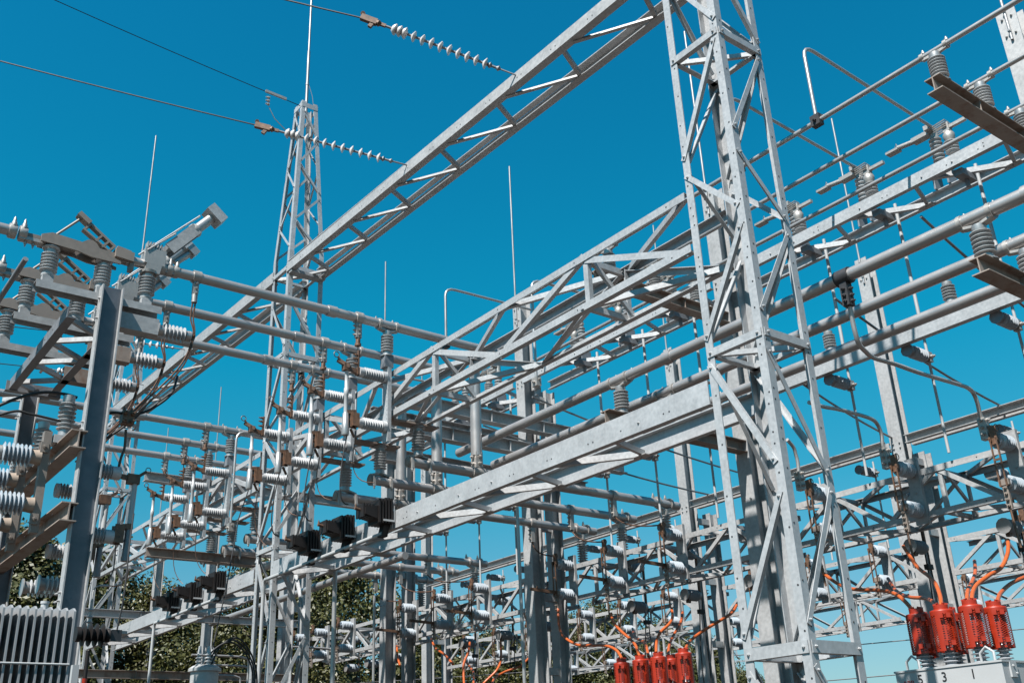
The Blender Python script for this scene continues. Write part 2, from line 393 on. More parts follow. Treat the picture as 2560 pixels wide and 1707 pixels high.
for a0, a1, lb in [(4.6, 10.6, "rear box truss low on the right, beyond the orange cables"), (11.1, 16.5, "rear box truss between the far columns, above the centre red covers"), (17, 22.5, "rear box truss behind the double steel column"), (22.8, 28.5, "rear box truss low in the middle, in front of the trees")]:
    box_truss(a0, a1, 19.0, 19.8, 4.87, 5.6, 1.85, lb, GALV2, .09, .065)

for a0, a1, lb in [(8.0, 14.5, "farthest box truss low on the right, thin against the sky"), (15.2, 22.0, "farthest box truss behind the centre red covers"), (22.6, 29.5, "farthest box truss in front of the middle trees")]:
    box_truss(a0, a1, 24.2, 25.0, 4.9, 5.65, 2.1, lb, GALV2, .09, .065)
# ------------------------------------------------------------------ steel columns
def hcol(x, y, ztop, label, H=.3, W=.28, mast=None, M=GALV2, t=.018, sub=None):
    C = thing("steel_column", label, "column", (x, y, 0), "H-section steel columns")
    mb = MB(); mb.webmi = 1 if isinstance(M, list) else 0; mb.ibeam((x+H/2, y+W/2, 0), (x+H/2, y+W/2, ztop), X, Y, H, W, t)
    for z in (ztop-.2, ztop-.5, ztop-2.0, ztop-2.1, ztop-4.2, ztop-4.3, ztop-6):
        if z > .3: mb.bolt((x-.001, y+.07, z), -X, .018, .02); mb.bolt((x-.001, y+.21, z), -X, .018, .02)
    part("shaft", mb, M, C)
    if mast:
        mb = MB(); mb.cyl((x-.02, y+W/2, ztop-.6), (x-.02, y+W/2, mast), .022, 8); mb.bolt((x-.03, y+W/2, ztop-.1), -X, .03, .02); mb.bolt((x-.03, y+W/2, ztop-.45), -X, .03, .02)
        part("lightning_mast", mb, ALU, C)
    if sub:                                       # shorter companion leg with battens
        x2, z2 = sub; mb = MB(); mb.ibeam((x2+.13, y+W/2, 0), (x2+.13, y+W/2, z2), X, Y, .26, W*.9, t); part("companion_leg", mb, M, C)
        z = z2-.3
        while z > .5:
            mb = MB(); mb.chan((x+H, y+.06, z), (x2, y+.06, z), Z, Y, .14, .1); part("batten", mb, M, C); z -= 1.45
    return C
for i, (a, lb) in enumerate([(4.73, "tall steel column cut by the right edge, beside the upper post insulators"), (10.6, "pale steel column seen through the near lattice tower"), (16.5, "double steel column rising behind the switch truss, centre"), (22.4, "double steel column behind the masted tower"), (28.3, "steel column down the row left of the masted tower")]):
    hcol(13.1, a-.14, 11.65, lb, mast=15.3 if a > 5 else 15.0, sub=(13.72, 9.55))
for i, (a, lb) in enumerate([(4.9, "far steel column beyond the right edge"), (10.8, "pale double column with a mast, right, crossed by the bus tubes"), (16.7, "far double column with a mast, seen left of the near tower"), (22.6, "far column rising between the centre bus tubes"), (28.5, "far column seen low behind the black boxes")]):
    hcol(18.2, a-.14, 11.68, lb, mast=15.35, sub=(18.95, 7.4))
for i, (a, lb) in enumerate([(34.2, "thin far mast standing between the copper jumpers and the masted tower"), (39.7, "smallest far mast, left of the masted tower")]):
    hcol(13.1, a, 11.6, lb, mast=15.35)
for i, (a, lb) in enumerate([(7.6, "slim far column low on the right"), (14.7, "slim far column by the last small tree"), (22.1, "slim far column behind the centre switches"), (30, "slim far column before the rounded tree")]):
    hcol(24.4, a, 8.6, lb, H=.25, W=.25)
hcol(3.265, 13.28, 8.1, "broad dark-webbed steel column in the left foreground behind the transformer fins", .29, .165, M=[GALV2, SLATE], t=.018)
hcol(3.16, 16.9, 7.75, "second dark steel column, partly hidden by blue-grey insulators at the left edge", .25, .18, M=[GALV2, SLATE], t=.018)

# ------------------------------------------------------------------ beams along the second and third rows
def ibeam_obj(p, q, H, W, M, label, u=Z, v=Y, stiff=None, name="steel_beam", grp=None):
    q_end = q
    mb = MB(); mb.ibeam(p, q, u, v, H, W, .014)
    d = (V(q)-V(p)).normalized()
    for s_ in [q for q in (stiff or []) if q < (V(q_end)-V(p)).length]:
        c = V(p)+d*s_
        k = len(mb.v)
        for sg in (-1, 1): mb.hexa(c+u*(-(H/2-.014))+v*(.007*sg), d*.012, u*(H-.028), v*sg*(W/2-.02))
    B = thing(name, label, "beam", tuple(p), grp); part("i_section", mb, M, B); return B
for a0, a1, lb in [(4.9, 10.45, "low channel beam right of the near tower, just under the bus tubes"), (10.9, 16.35, "low channel beam behind the bus tubes, centre"), (16.9, 22.2, "low channel beam behind the masted tower")]:
    G = thing("channel_beam", lb, "beam", (13.2, a0, 7.26)); mb = MB(); mb.chan((13.12, a0, 7.26), (13.12, a1, 7.26), Z, X, .31, .12); part("channel", mb, GALV, G)
for a0, a1, lb in [(5.2, 10.6, "slim far beam right of the tall tower with small stub insulators below it"), (11.1, 16.5, "slim far beam seen between the legs of the near tower"), (17, 22.4, "slim far beam above the centre post insulators"), (22.9, 28.3, "slim far beam in front of the rounded tree")]:
    G = thing("channel_beam", lb, "beam", (18.2, a0, 7.43), "slim far beams"); mb = MB(); mb.chan((18.3, a0, 7.43), (18.3, a1, 7.43), Z, -X, .17, .12); mb.chan((18.42, a0, 7.43), (18.42, a1, 7.43), Z, X, .17, .12); part("channel", mb, GALV2, G)
A1, A2, A3 = 4.6, 10.62, 16.5
RG = "rusty cross beams"
ibeam_obj((10.15, A1+.04, 8.95), (13.1, A1+.04, 8.95), .2, .2, RUSTB, "upper rusty cross beam at the top right, with slim post insulators on it", stiff=(.9, 2.0), grp=RG)
ibeam_obj((10.15, A1+.04, 6.53), (13.1, A1+.04, 6.53), .2, .2, RUSTB, "lower rusty cross beam at the right edge under the big bus tubes", stiff=(.9, 2.0), grp=RG)
ibeam_obj((10.0, A2-.05, 8.9), (13.1, A2-.05, 8.9), .2, .2, RUSTB, "upper rusty cross beam behind the near tower and the switch truss", stiff=(.75, 2.0), grp=RG)
ibeam_obj((10.0, A2-.05, 6.53), (13.1, A2-.05, 6.53), .2, .2, RUSTB, "lower rusty cross beam below the twin channel beam, by the near tower", stiff=(.9, 2.6), grp=RG)
for z, a, lb in [(8.55, 16.2, "upper grey cross beam behind the switch truss, centre"), (8.45, 17.0, "upper grey cross beam next behind, by the double column"), (7.75, 15.6, "lower grey cross beam in front of the double column"), (7.6, 16.9, "lower rear grey cross beam by the double column")]:
    ibeam_obj((9.6, a, z), (15.2, a, z), .26, .22, GALV2, lb, stiff=(1, 2.4, 3.8), grp="grey cross beams")
for z, a, lb in [(8.0, 22.0, "upper cross beam left of the masted tower"), (6.42, 22.3, "rusty cross beam low left of the masted tower, in front of the trees"), (4.4, 27.5, "rust-streaked low beam right of the black insulator stack"), (5.9, 27.6, "grey cross beam far left, above the trees")]:
    ibeam_obj((7.1 if 'rusty' in lb else 6.8, a, z), (9.7 if 'rusty' in lb else 13.3, a, z), .2, .18, RUSTB if 'rust' in lb else GALV2, lb, stiff=(2, 4), grp="cross beams left of the masted tower")

# ------------------------------------------------------------------ post insulator prototypes (base at origin, axis +Z)
def post_proto(name, label, H, rs, n, M, clamp=None, tube_r=.05, rc=None, group=None, capM=ALU):
    P = thing(name, label, "insulator", (0, 0, 0), group); rc = rc or rs*.58
    part("porcelain", MB().lathe((0, 0, 0), Z, sheds(rc, rs, n, H*.16, H*.84), 14), M, P)
    part("base_cap", MB().lathe((0, 0, 0), Z, [(rs*1.05, 0), (rs*1.05, H*.03), (rs*.72, H*.04), (rs*.72, H*.158)], 12), capM, P)
    part("top_cap", MB().lathe((0, 0, H*.842), Z, [(rs*.66, 0), (rs*.7, H*.07), (rs*.7, H*.155)], 12), capM, P)
    if clamp:                                     # horned clamp holding a tube along X or Y
        d = X if clamp == 'x' else Y; s_ = Y if clamp == 'x' else X; mb = MB(); L_ = rs*1.5; c = V((0, 0, H+tube_r*1.4)); mb.bar(V((0, 0, H))-d*rs*.5, V((0, 0, H))+d*rs*.5, .03, tube_r*1.2, Z)
        for e in (-1, 1):
            o = d*(L_*e); mb.bar(V((0, 0, H))+d*(rs*.4*e), V((0, 0, H+tube_r*.4))+o, .035, tube_r*1.3, Z)
            mb.lathe(c+o-d*.025, d, [(tube_r*1.32, 0), (tube_r*1.32, .05)], 12)
            mb.bar(c+o+s_*(tube_r*1.2)-Z*.03, c+o+s_*(tube_r*1.3)+Z*(tube_r*1.7), .045, .04, s_); mb.bolt(c+o+s_*(tube_r*1.3)+Z*(tube_r*1.7), Z, .022, .03)
        part("bus_clamp", mb, CAST, P)
    return Proto(P)
THIN_R, BIG_R = .034, .082
PH = (10.37, 11.4, 12.4)
# thin bus tubes along A
def tube_obj(name, pts, r, M, label, cat="tube", n=12, group=None, joints=None):
    G = thing(name, label, cat, pts[0], group); mb = MB(); mb.tube(pts, r, n); part("pipe", mb, M, G)
    for p in (joints or []):
        d = (V(pts[-1])-V(pts[0])).normalized(); mb = MB(); mb.cyl(V(p)-d*.08, V(p)+d*.08, r*1.22, 12); part("sleeve", mb, M, G)
    return G
nm3 = ['nearest', 'middle', 'rearmost']
for i, b in enumerate(PH):
    tube_obj("bus_tube", [(b, -3, 9.53), (b, 16, 9.53)], THIN_R, ALU, f"{nm3[i]} of the three slim bus tubes crossing high at the upper right", group="slim upper bus tubes", n=8)
    e = (15.0, 15.3, 15.7)[i]
    tube_obj("bus_tube", [(b, -3, 7.2), (b, e, 7.2)], BIG_R, ALU, f"{nm3[i]} of the three thick bus tubes rising towards the right edge", group="thick right bus tubes", joints=[(b, 9.5, 7.2), (b, 4.0, 7.2)])
sp = post_proto("post_insulator", "", .38, .105, 7, GREYP, 'y', THIN_R)
bp_ = post_proto("post_insulator", "", .5, .118, 6, GREYP, 'y', BIG_R)
for j, (a, zt_, zl, where) in enumerate([(A1+.04, 9.05, 6.63, "right edge"), (A2-.05, 9.0, 6.63, "near tower")]):
    for i, b in enumerate(PH):
        hh = (9.53-THIN_R*1.4-zt_)
        sp.put((b, a, zt_), scale=(1, 1, hh/.38), label=f"{nm3[i]} grey post insulator on the upper rusty cross beam by the {where}", group="slim bus post insulators")
        hl = 7.2-BIG_R*1.4-zl
        bp_.put((b, a, zl), scale=(1, 1, hl/.5), label=f"{nm3[i]} grey post insulator on the lower rusty cross beam by the {where}", group="thick bus post insulators")
# clamps with bent droppers on the thick tubes
SWA = (6.5, 8.05, 9.6)
def bent(pts, label, top):
    D = thing("bent_dropper", label, "conductor", pts[0], "bent tube droppers"); part("bent_tube", MB().tube(bez(pts, 5), .03, 8), ALU, D)
    if top:
        b, a, z = pts[0]; zt_ = 7.2; mb = MB(); mb.cyl((b, a-.1, zt_), (b, a+.1, zt_), BIG_R*1.3, 12); mb.box((b-.06, a-.05, zt_-.4), (b+.06, a+.05, zt_-BIG_R))
        for q in (.18, .27, .35): mb.bolt((b-.06, a, zt_-q), -X, .025, .03); mb.bolt((b, a-.05, zt_-q), -Y, .025, .03)
        part("bus_clamp", mb, HOLE, D)
    e = V(pts[-1]); mb = MB(); mb.box(e+V((-.055, -.055, -.25)), e+V((.055, .055, .06)))
    for q in (.02, -.08, -.18): mb.bolt(e+V((-.055, .0, q)), -X, .026, .035); mb.bolt(e+V((0, -.055, q)), -Y, .026, .035)
    part("end_clamp", mb, CAST, D)
bent([(10.37, 6.42, 6.97), (10.4, 6.43, 6.8), (10.43, 6.45, 6.61), (10.46, 6.46, 6.46), (10.52, 6.48, 6.35), (10.65, 6.49, 6.28), (10.85, 6.51, 6.24), (11.32, 6.52, 6.26), (11.92, 6.53, 6.26), (12.87, 6.55, 6.3), (13.15, 6.56, 6.3), (13.3, 6.58, 6.25), (13.36, 6.59, 6.13), (13.4, 6.61, 6.01), (13.45, 6.62, 5.87)], "bent tube dropper curving from the front thick bus tube down to the right switch", True)
bent([(11.62, 8.1, 6.29), (11.96, 8.11, 6.29), (12.32, 8.12, 6.32), (12.84, 8.14, 6.34), (13.2, 8.15, 6.33), (13.34, 8.16, 6.27), (13.41, 8.17, 6.14), (13.42, 8.19, 5.98), (13.45, 8.2, 5.86)], "bent tube dropper from the middle thick bus tube, just right of the near tower", False)
bent([(13.23, 9.75, 6.46), (13.3, 9.76, 6.43), (13.39, 9.76, 6.35), (13.43, 9.77, 6.24), (13.45, 9.77, 6.11), (13.44, 9.78, 5.9)], "bent tube dropper emerging beside the near tower's edge", False)
# slim risers looping over (jumpers)
for (b, a, e, lb) in [(10.37, 6.38, (13.84, 6.5, 10.86), "shiny hooped jumper tube rising from the nearest slim bus tube, upper right"), (10.37, 7.75, (13.84, 7.92, 10.86), "hooped jumper tube whose arm passes behind the near tower's edge"),
                      (10.37, 15.36, (13.84, 15.3, 10.86), "thin hooped jumper tube against the sky, left of the switch truss"), (10.37, 12.6, (12.2, 12.6, 9.87), "thin hooped jumper tube against the sky, above the switch truss"),
                      (7.6, 18.9, (9.6, 18.9, 8.35), "small hooped tube between the fuse switches and the masted tower"), (9.6, 17.6, (12.0, 17.6, 9.7), "hooped tube behind the fuse switches, right of the masted tower")]:
    z1 = e[2]-.05; c0 = V((b, a, z1-.2)); c1 = V((b+.25, a, z1))
    J = thing("hooped_jumper", lb, "conductor", (b, a, 9.5), "hooped jumper tubes")
    zb_ = 9.53 if z1 > 10 else z1-2.0
    pts = [V((b, a, zb_)), c0]+[(1-t)**2*c0+2*t*(1-t)*V((b, a, z1))+t*t*c1 for t in (.25, .5, .75, 1)]+[V(e)]
    part("bent_tube", MB().tube(pts, .026, 8), ALU, J)
    mb = MB(); mb.box((b-.05, a-.07, zb_-.07), (b+.05, a+.07, zb_+.09)); mb.bolt((b-.05, a, zb_), -X, .025, .03); mb.bolt((b, a-.07, zb_+.04), -Y, .02, .03); part("foot_clamp", mb, HOLE if z1 > 10 else CAST, J)

# ------------------------------------------------------------------ switches on the high slim beams (rows of pairs)
def hi_switch(label):
    S_ = thing("disconnect_switch", label, "switch", (13.5, 6, 9.79), "open disconnect switches on the slim beams"); x, y, z = 13.9, 6.55, 9.79
    part("insulator", MB().lathe((x, y, z+.3), Z, sheds(.06, .1, 7, .1, .62), 12), GREYP, S_)
    mb = MB(); mb.lathe((x, y, z+.3), Z, [(.13, 0), (.13, .03), (.08, .04), (.08, .1)], 12); mb.box((x-.13, y-.13, z), (x+.13, y-.1, z+.3)); mb.box((x-.13, y+.1, z), (x+.13, y+.13, z+.3)); part("bearing_base", mb, DULL, S_)
    mb = MB(); mb.lathe((x, y, z+.92), Z, [(.07, 0), (.07, .16), (.05, .17)], 12); mb.box((x-.1, y-.02, z+1.0), (x+.05, y+.34, z+1.07)); mb.box((x-.2, y-.05, z+1.02), (x+.0, y+.05, z+1.1)); part("top_cap", mb, CAST, S_)
    mb = MB(); mb.cyl((x-.02, y+.3, z+1.04), (x-.02, y+.62, z+1.08), .042, 10); mb.box((x-.09, y+.6, z+1.03), (x+.05, y+.82, z+1.07)); mb.tube([(x+.02, y+.62, z+1.08), (x+.02, y+.66, z+1.2), (x+.02, y+.7, z+1.1)], .008, 5); part("switch_arm", mb, CAST, S_)
    x2, y2 = 13.2, 6.0
    part("insulator", MB().lathe((x2, y2, z+.03), Z, sheds(.062, .105, 4, .05, .26), 12), GREYP, S_)
    mb = MB(); mb.lathe((x2, y2, z+.29), Z, [(.06, 0), (.085, .06), (.085, .12), (.05, .17)], 12); mb.box((x2-.05, y2-.05, z+.45), (x2+.05, y2+.05, z+.6)); mb.box((x2-.03, y2-.3, z+.5), (x2+.03, y2, z+.55)); part("jaw_cap", mb, CAST, S_)
    mb = MB()
    for k in range(4):
        zz = z+.52+.035*k; mb.tube([(x2-.07, y2+.18, zz), (x2-.07, y2-.02, zz+.015), (x2+.05, y2-.02, zz+.015), (x2+.05, y2+.18, zz)], .011, 5)
    part("contact_jaw", mb, CAST, S_)
    mb = MB(); mb.box((x2+.0, y2-.07, z-.3), (x2+.4, y2+.07, z-.2)); mb.box((x2+.2, y2-.025, z-.42), (x2+.25, y2+.025, z-.3)); part("crank_box", mb, DULL, S_)
    return Proto(S_)
hs = hi_switch("")
for j, (base, wh) in enumerate([(6.0, "upper right"), (11.9, "behind the switch truss"), (17.8, "behind the masted tower")]):
    for k in range(3):
        hs.put((13.5, base+1.4*k, 9.79), label=f"{ORD[k]} open disconnect switch from the right on the slim beam {wh}", group="open disconnect switches on the slim beams")

# drop rods and stub insulators below the low beams
def stub_set():
    S_ = thing("stub_insulator", "", "insulator", (13.25, 6, 7.3))
    part("porcelain", MB().lathe((13.25, 6, 7.2), X, sheds(.06, .1, 6, .12, .46), 12), BLUEP, S_)
    part("mount", MB().lathe((13.25, 6, 7.2), X, [(.1, 0), (.1, .03), (.07, .04), (.07, .12)], 10), DULL, S_)
    mb = MB(); mb.cyl((13.71, 6, 7.2), (13.8, 6, 7.2), .06, 10); mb.box((13.78, 5.95, 7.12), (13.86, 6.05, 7.28)); mb.bolt((13.82, 5.95, 7.2), -Y, .03, .04); part("rod_clamp", mb, CAST, S_); return Proto(S_)
st = stub_set()
for j, (base, wh) in enumerate([(6.0, "right of the near tower"), (11.9, "inside the near tower"), (17.8, "behind the masted tower")]):
    for k in range(3):
        a = base+1.4*k
        st.put((13.25, a, 7.3), label=f"{ORD[k]} blue-grey stub insulator from the right, low channel beam {wh}", group="stub insulators under the low beam")
        mb = MB(); mb.cyl((13.82, a, 9.9), (13.82, a, 7.6), .028, 8); mb.cyl((13.82, a, 7.6), (13.82, a, 5.7), .022, 8); mb.cyl((13.82, a, 7.55), (13.82, a, 7.65), .04, 8)
        G = thing("drop_rod", f"{ORD[k]} silvery drop rod from the right {wh}", "rod", (13.82, a, 7.6), "silvery drop rods"); part("rod", mb, PAINT, G)
for j, (base, wh) in enumerate([(6.0, "right of the tall tower"), (11.9, "seen around the near tower"), (17.8, "above the centre post insulators"), (23.8, "in front of the rounded tree")]):
    for k in range(3):
        a = base+1.4*k
        st.put((18.42, a, 7.34), label=f"{ORD[k]} far stub insulator from the right under the beam {wh}", group="stub insulators under the far beam")
        mb = MB(); mb.cyl((19.0, a, 7.5), (19.0, a, 5.65), .02, 6)
        G = thing("drop_rod", f"{ORD[k]} thin far drop rod from the right, {wh}", "rod", (19.0, a, 5.65), "thin far drop rods"); part("rod", mb, PAINT, G)
# small upright insulators on the low channel beam
up1 = post_proto("post_insulator", "", .34, .1, 5, GREYP)
for k, a in enumerate((6.6, 8.7, 10.0)):
    up1.put((13.3, a, 7.66), label=f"{ORD[k]} short upright insulator from the right on top of the low channel beam", group="short insulators on the low beam")
    mb = MB(); mb.box((13.2, a-.1, 7.575), (13.4, a-.085, 7.66)); mb.box((13.2, a+.085, 7.575), (13.4, a+.1, 7.66)); mb.box((13.2, a-.084, 7.645), (13.4, a+.084, 7.659))
    solo("mounting_bracket", mb, GALV2, f"{ORD[k]} folded bracket from the right, under a short insulator on the low beam", "bracket", "folded brackets on the low beam")
# ------------------------------------------------------------------ bus tubes along B with the fuse switches below
TY = (13.54, 14.76, 15.98); TY2 = (20.07, 21.3, 22.5); ZB = 8.68
who = ['front', 'middle', 'rear']
for i, a in enumerate(TY):
    tube_obj("bus_tube", [(4.15, a, ZB), (10.3, a, ZB)], BIG_R*.92, ALU, f"{who[i]} of three bus tubes slanting down from the air switches at the upper left", group="upper left bus tubes", joints=[(6.9, a, ZB)])
for i, a in enumerate(TY2):
    tube_obj("bus_tube", [(2.2, a, ZB), (10.3, a, ZB)], BIG_R*.92, ALU, f"{who[i]} of three bus tubes crossing behind the dark column into the masted tower", group="mid left bus tubes", joints=[(6.0, a, ZB)])
pi_ = post_proto("post_insulator", "", .46, .108, 6, GREYP, 'x', BIG_R*.92)
for g_, (tt, wh) in enumerate([(TY, "beside the switch truss"), (TY2, "left of the masted tower")]):
    for i, a in enumerate(tt):
        pi_.put((7.95, a+.12 if False else a, ZB-.115-.46), label=f"post insulator under the {who[i]} bus tube {wh}", group="post insulators under the bus tubes")
        mb = MB(); mb.box((7.87, a-.08, 7.9), (8.03, a+.08, ZB-.577)); solo("insulator_pedestal", mb, DULL, f"grey pedestal under the {who[i]} post insulator {wh}", "bracket", "insulator pedestals")

def fuse_switch():
    S_ = thing("fuse_switch", "", "switch", (8.0, 0, 7.3)); x = 8.0
    mb = MB(); mb.chan((x-.075, -.08, 6.62), (x-.075, -.08, 7.9), Y, X, .16, .07, .01)
    for k in range(16): mb.dot((x-.075, -.055, 6.7+k*.075), -X, .007)
    part("mounting_channel", mb, [GALV, HOLE], S_)
    for z, nm in ((7.73, 'upper'), (6.87, 'lower')):
        part("insulator", MB().lathe((x-.077, 0, z), -X, [(.10, 0), (.10, .06)]+sheds(.05, .098, 8, .06, .42)+[(.085, .425), (.085, .5)], 14), WHITEP, S_, f"{nm} ribbed porcelain")
    mb = MB(); mb.box((x-.62, -.05, 7.67), (x-.575, .05, 7.79)); mb.box((x-.6, -.02, 7.7), (x-.57, .02, 8.05)); mb.bar((x-.59, 0, 7.72), (x-.83, 0, 7.77), .07, .05); mb.bar((x-.76, -.04, 7.76), (x-.94, .04, 7.88), .06, .07); mb.box((x-.86, -.05, 7.7), (x-.76, .05, 7.82))
    rg = MB().tube([(x-.98+.05*math.cos(t*.7), 0, 7.95+.05*math.sin(t*.7)) for t in range(9)], .008, 5, close=True); mb.bar((x-.9, 0, 7.85), (x-.96, 0, 7.92), .03, .02)
    for q in (.86, .95, 1.02): mb.bolt((x-.6, 0, 7.0+q), -X, .02, .05)
    uc = part("upper_contact", mb, COPPER, S_); part("pull_ring", rg, COPPER, uc)
    mb = MB(); mb.lathe((x-.79, 0, 6.98), Z, [(.034, 0), (.034, .3), (.04, .31), (.04, .42), (.03, .43), (.03, .72), (.036, .73), (.036, .8)], 10); part("fuse_tube", mb, PAINT, S_)
    part("exhaust_tube", MB().lathe((x-.79, 0, 6.62), Z, [(.055, 0), (.06, .02), (.058, .1), (.048, .36), (.036, .37)], 12), ALU, S_)
    mb = MB(); mb.box((x-.72, -.06, 6.76), (x-.70, .06, 7.0)); mb.box((x-.7, -.075, 6.78), (x-.58, -.055, 7.0)); mb.box((x-.7, .055, 6.78), (x-.58, .075, 7.0)); mb.box((x-.6, -.06, 6.8), (x-.578, .06, 6.95)); mb.bar((x-.78, 0, 7.0), (x-.62, 0, 7.03), .06, .08); mb.bar((x-.7, 0, 6.74), (x-.62, .02, 6.62), .03, .03); mb.bolt((x-.72, 0, 6.88), -X, .03, .02)
    part("hinge", mb, COPPER, S_)
    return Proto(S_)
fs = fuse_switch()
SW = [13.54, 14.76, 15.97, 17.18, 20.07, 21.3, 22.5]
for i, a in enumerate(SW):
    fs.put((8.0, a, 7.3), label=f"{ORD[i]} fuse switch from the right along the switch truss, "+("beside the truss end" if i == 0 else "right of the masted tower" if i < 4 else "left of the masted tower"), group="fuse switches on the truss")
# wires from the tube clamps to the switches and away below
for i, a in enumerate(TY+TY2):
    wh = "right of" if i < 3 else "left of"; bx = 7.4
    C = thing("drop_clamp", f"bolted drop clamp on the {who[i%3]} bus tube {wh} the masted tower", "clamp", (bx, a, ZB), "bolted drop clamps")
    mb = MB(); mb.cyl((bx-.06, a, ZB), (bx+.06, a, ZB), BIG_R*1.25, 12); mb.box((bx-.05, a-.035, ZB-.36), (bx+.05, a+.035, ZB-.08))
    for z in (.15, .23, .31): mb.bolt((bx-.05, a, ZB-z), -X, .02, .03); mb.bolt((bx, a-.035, ZB-z), -Y, .02, .03)
    part("clamp_body", mb, CAST, C)
    mb = MB(); mb.cyl((bx, a, ZB-.47), (bx, a, ZB-.35), .04, 8); mb.cyl((bx, a, ZB-.5), (bx, a, ZB-.46), .055, 8); part("lug", mb, COPPER, C)
    mb = MB(); mb.tube([(bx, a, ZB-.48), (bx+.01, a+.01, ZB-.6), (bx+.02, a, 8.04)], .009, 6); mb.cyl((7.42, a, 8.0), (7.42, a, 8.1), .03, 6)
    solo("drop_wire", mb, BROWNW, f"thin wire from the {who[i%3]} bus tube {wh} the masted tower to its fuse switch", "wire", "drop wires to fuse switches")
for i, a in enumerate(SW):
    e = V((7.6, a-.05, 5.6)) if i not in (0, 1, 2) else V((7.6, a-.25, 5.85))
    p0 = V((7.4, a, 6.62)); pts = [p0*(1-t)**2+2*t*(1-t)*V((7.35, a+.25, 5.9))+e*t*t for t in [k/8 for k in range(9)]]
    solo("lead_wire", MB().tube(pts, .008, 5), BROWNW, f"{ORD[i]} brown lead wire from the right, sagging below a fuse switch", "wire", "lead wires below the fuse switches")
# capped tubes below the truss, hung from inverted insulators
CY = (13.7, 14.95, 16.2); ZC = 6.42
inv = post_proto("hanging_insulator", "", .5, .115, 7, GREYP, 'x', BIG_R)
for i, a in enumerate(CY):
    G = thing("bus_tube", f"{who[i]} of three capped bus tubes hanging under the switch truss", "tube", (8.5, a, ZC), "capped bus tubes under the truss")
    mb = MB(); mb.cyl((8.5, a, ZC), (14.75, a, ZC), BIG_R, 14); part("pipe", mb, ALU, G)
    part("end_cap", MB().lathe((8.44, a, ZC), X, [(BIG_R*.8, 0), (BIG_R*1.1, .01), (BIG_R*1.1, .07)], 14), BRONZE, G)
    inv.put((8.66, a, 7.04), rot=(math.pi, 0, 0), label=f"insulator hanging upside down over the capped end of the {who[i]} tube", group="hanging insulators under the truss")
    mb = MB(); mb.chan((8.0, a-.12, 7.045), (9.0, a-.12, 7.045), Y, Z, .24, .03, .008); solo("mounting_bracket", mb, RUSTB, f"rust-brown support plate under the truss above the {who[i]} capped tube", "bracket", "rusty plates under the truss")
    G = thing("riser_tube", f"{who[i]} of three thick white vertical tubes behind the switch truss", "tube", (10.0, a, ZC), "thick vertical riser tubes")
    part("pipe", MB().cyl((9.85, a, ZC+.3), (9.85, a, ZB), .1, 14), ALU, G)
    mb = MB(); mb.cyl((9.73, a, ZC), (9.97, a, ZC), BIG_R*1.3, 12); mb.box((9.78, a-.08, ZC+.08), (9.92, a+.08, ZC+.36))
    for z in (.15, .27): mb.bolt((9.78, a, ZC+z), -X, .03, .04); mb.bolt((9.85, a-.08, ZC+z), -Y, .03, .04)
    part("tee_clamp", mb, CAST, G)
for i, a in enumerate(TY2):
    G = thing("bus_tube", f"{who[i]} of three capped tubes low on the left of the masted tower", "tube", (8.5, a, ZC), "capped bus tubes left of the tower")
    part("pipe", MB().cyl((8.5, a+.1, ZC), (14.7, a+.1, ZC), BIG_R, 14), ALU, G)
    part("end_cap", MB().lathe((8.44, a+.1, ZC), X, [(BIG_R*.8, 0), (BIG_R*1.1, .01), (BIG_R*1.1, .07)], 14), BRONZE, G)
    inv.put((8.66, a+.1, 7.04), rot=(math.pi, 0, 0), label=f"insulator hanging over the capped end of the {who[i]} tube left of the masted tower", group="hanging insulators left of the tower")
    mb = MB(); mb.chan((8.0, a-.02, 7.045), (9.0, a-.02, 7.045), Y, Z, .24, .03, .008); solo("mounting_bracket", mb, RUSTB, f"support plate above the {who[i]} capped tube left of the masted tower", "bracket", "support plates left of the tower")
# A-direction tubes left of the masted tower at low level
for i, (b, z) in enumerate([(9.9, 5.75), (9.9, 5.1)]):
    pass
for i, b in enumerate((9.2, 10.3, 11.3)):
    tube_obj("bus_tube", [(b, 18.4, 6.0), (b, 29, 6.0)], BIG_R, ALU, f"{nm3[i]} of the low bus tubes running off to the left above the black boxes", group="low left bus tubes", joints=[(b, 22.5, 6.0), (b, 26, 6.0)])
# end post insulators standing on the low truss
ep = post_proto("post_insulator", "", .62, .112, 9, GREYP, 'x', BIG_R, capM=CAST)
CY2 = tuple(a+.1 for a in TY2)
for cc, wh in ((CY, "under the switch truss"), (CY2, "left of the masted tower")):
    for i, a in enumerate(cc):
        ep.put((14.35, a, T1Z1+.02), scale=(1, 1, (ZC-BIG_R*1.4-T1Z1-.02)/.62), label=f"post insulator at the far end of the {who[i]} capped tube {wh}", group="tube end post insulators")

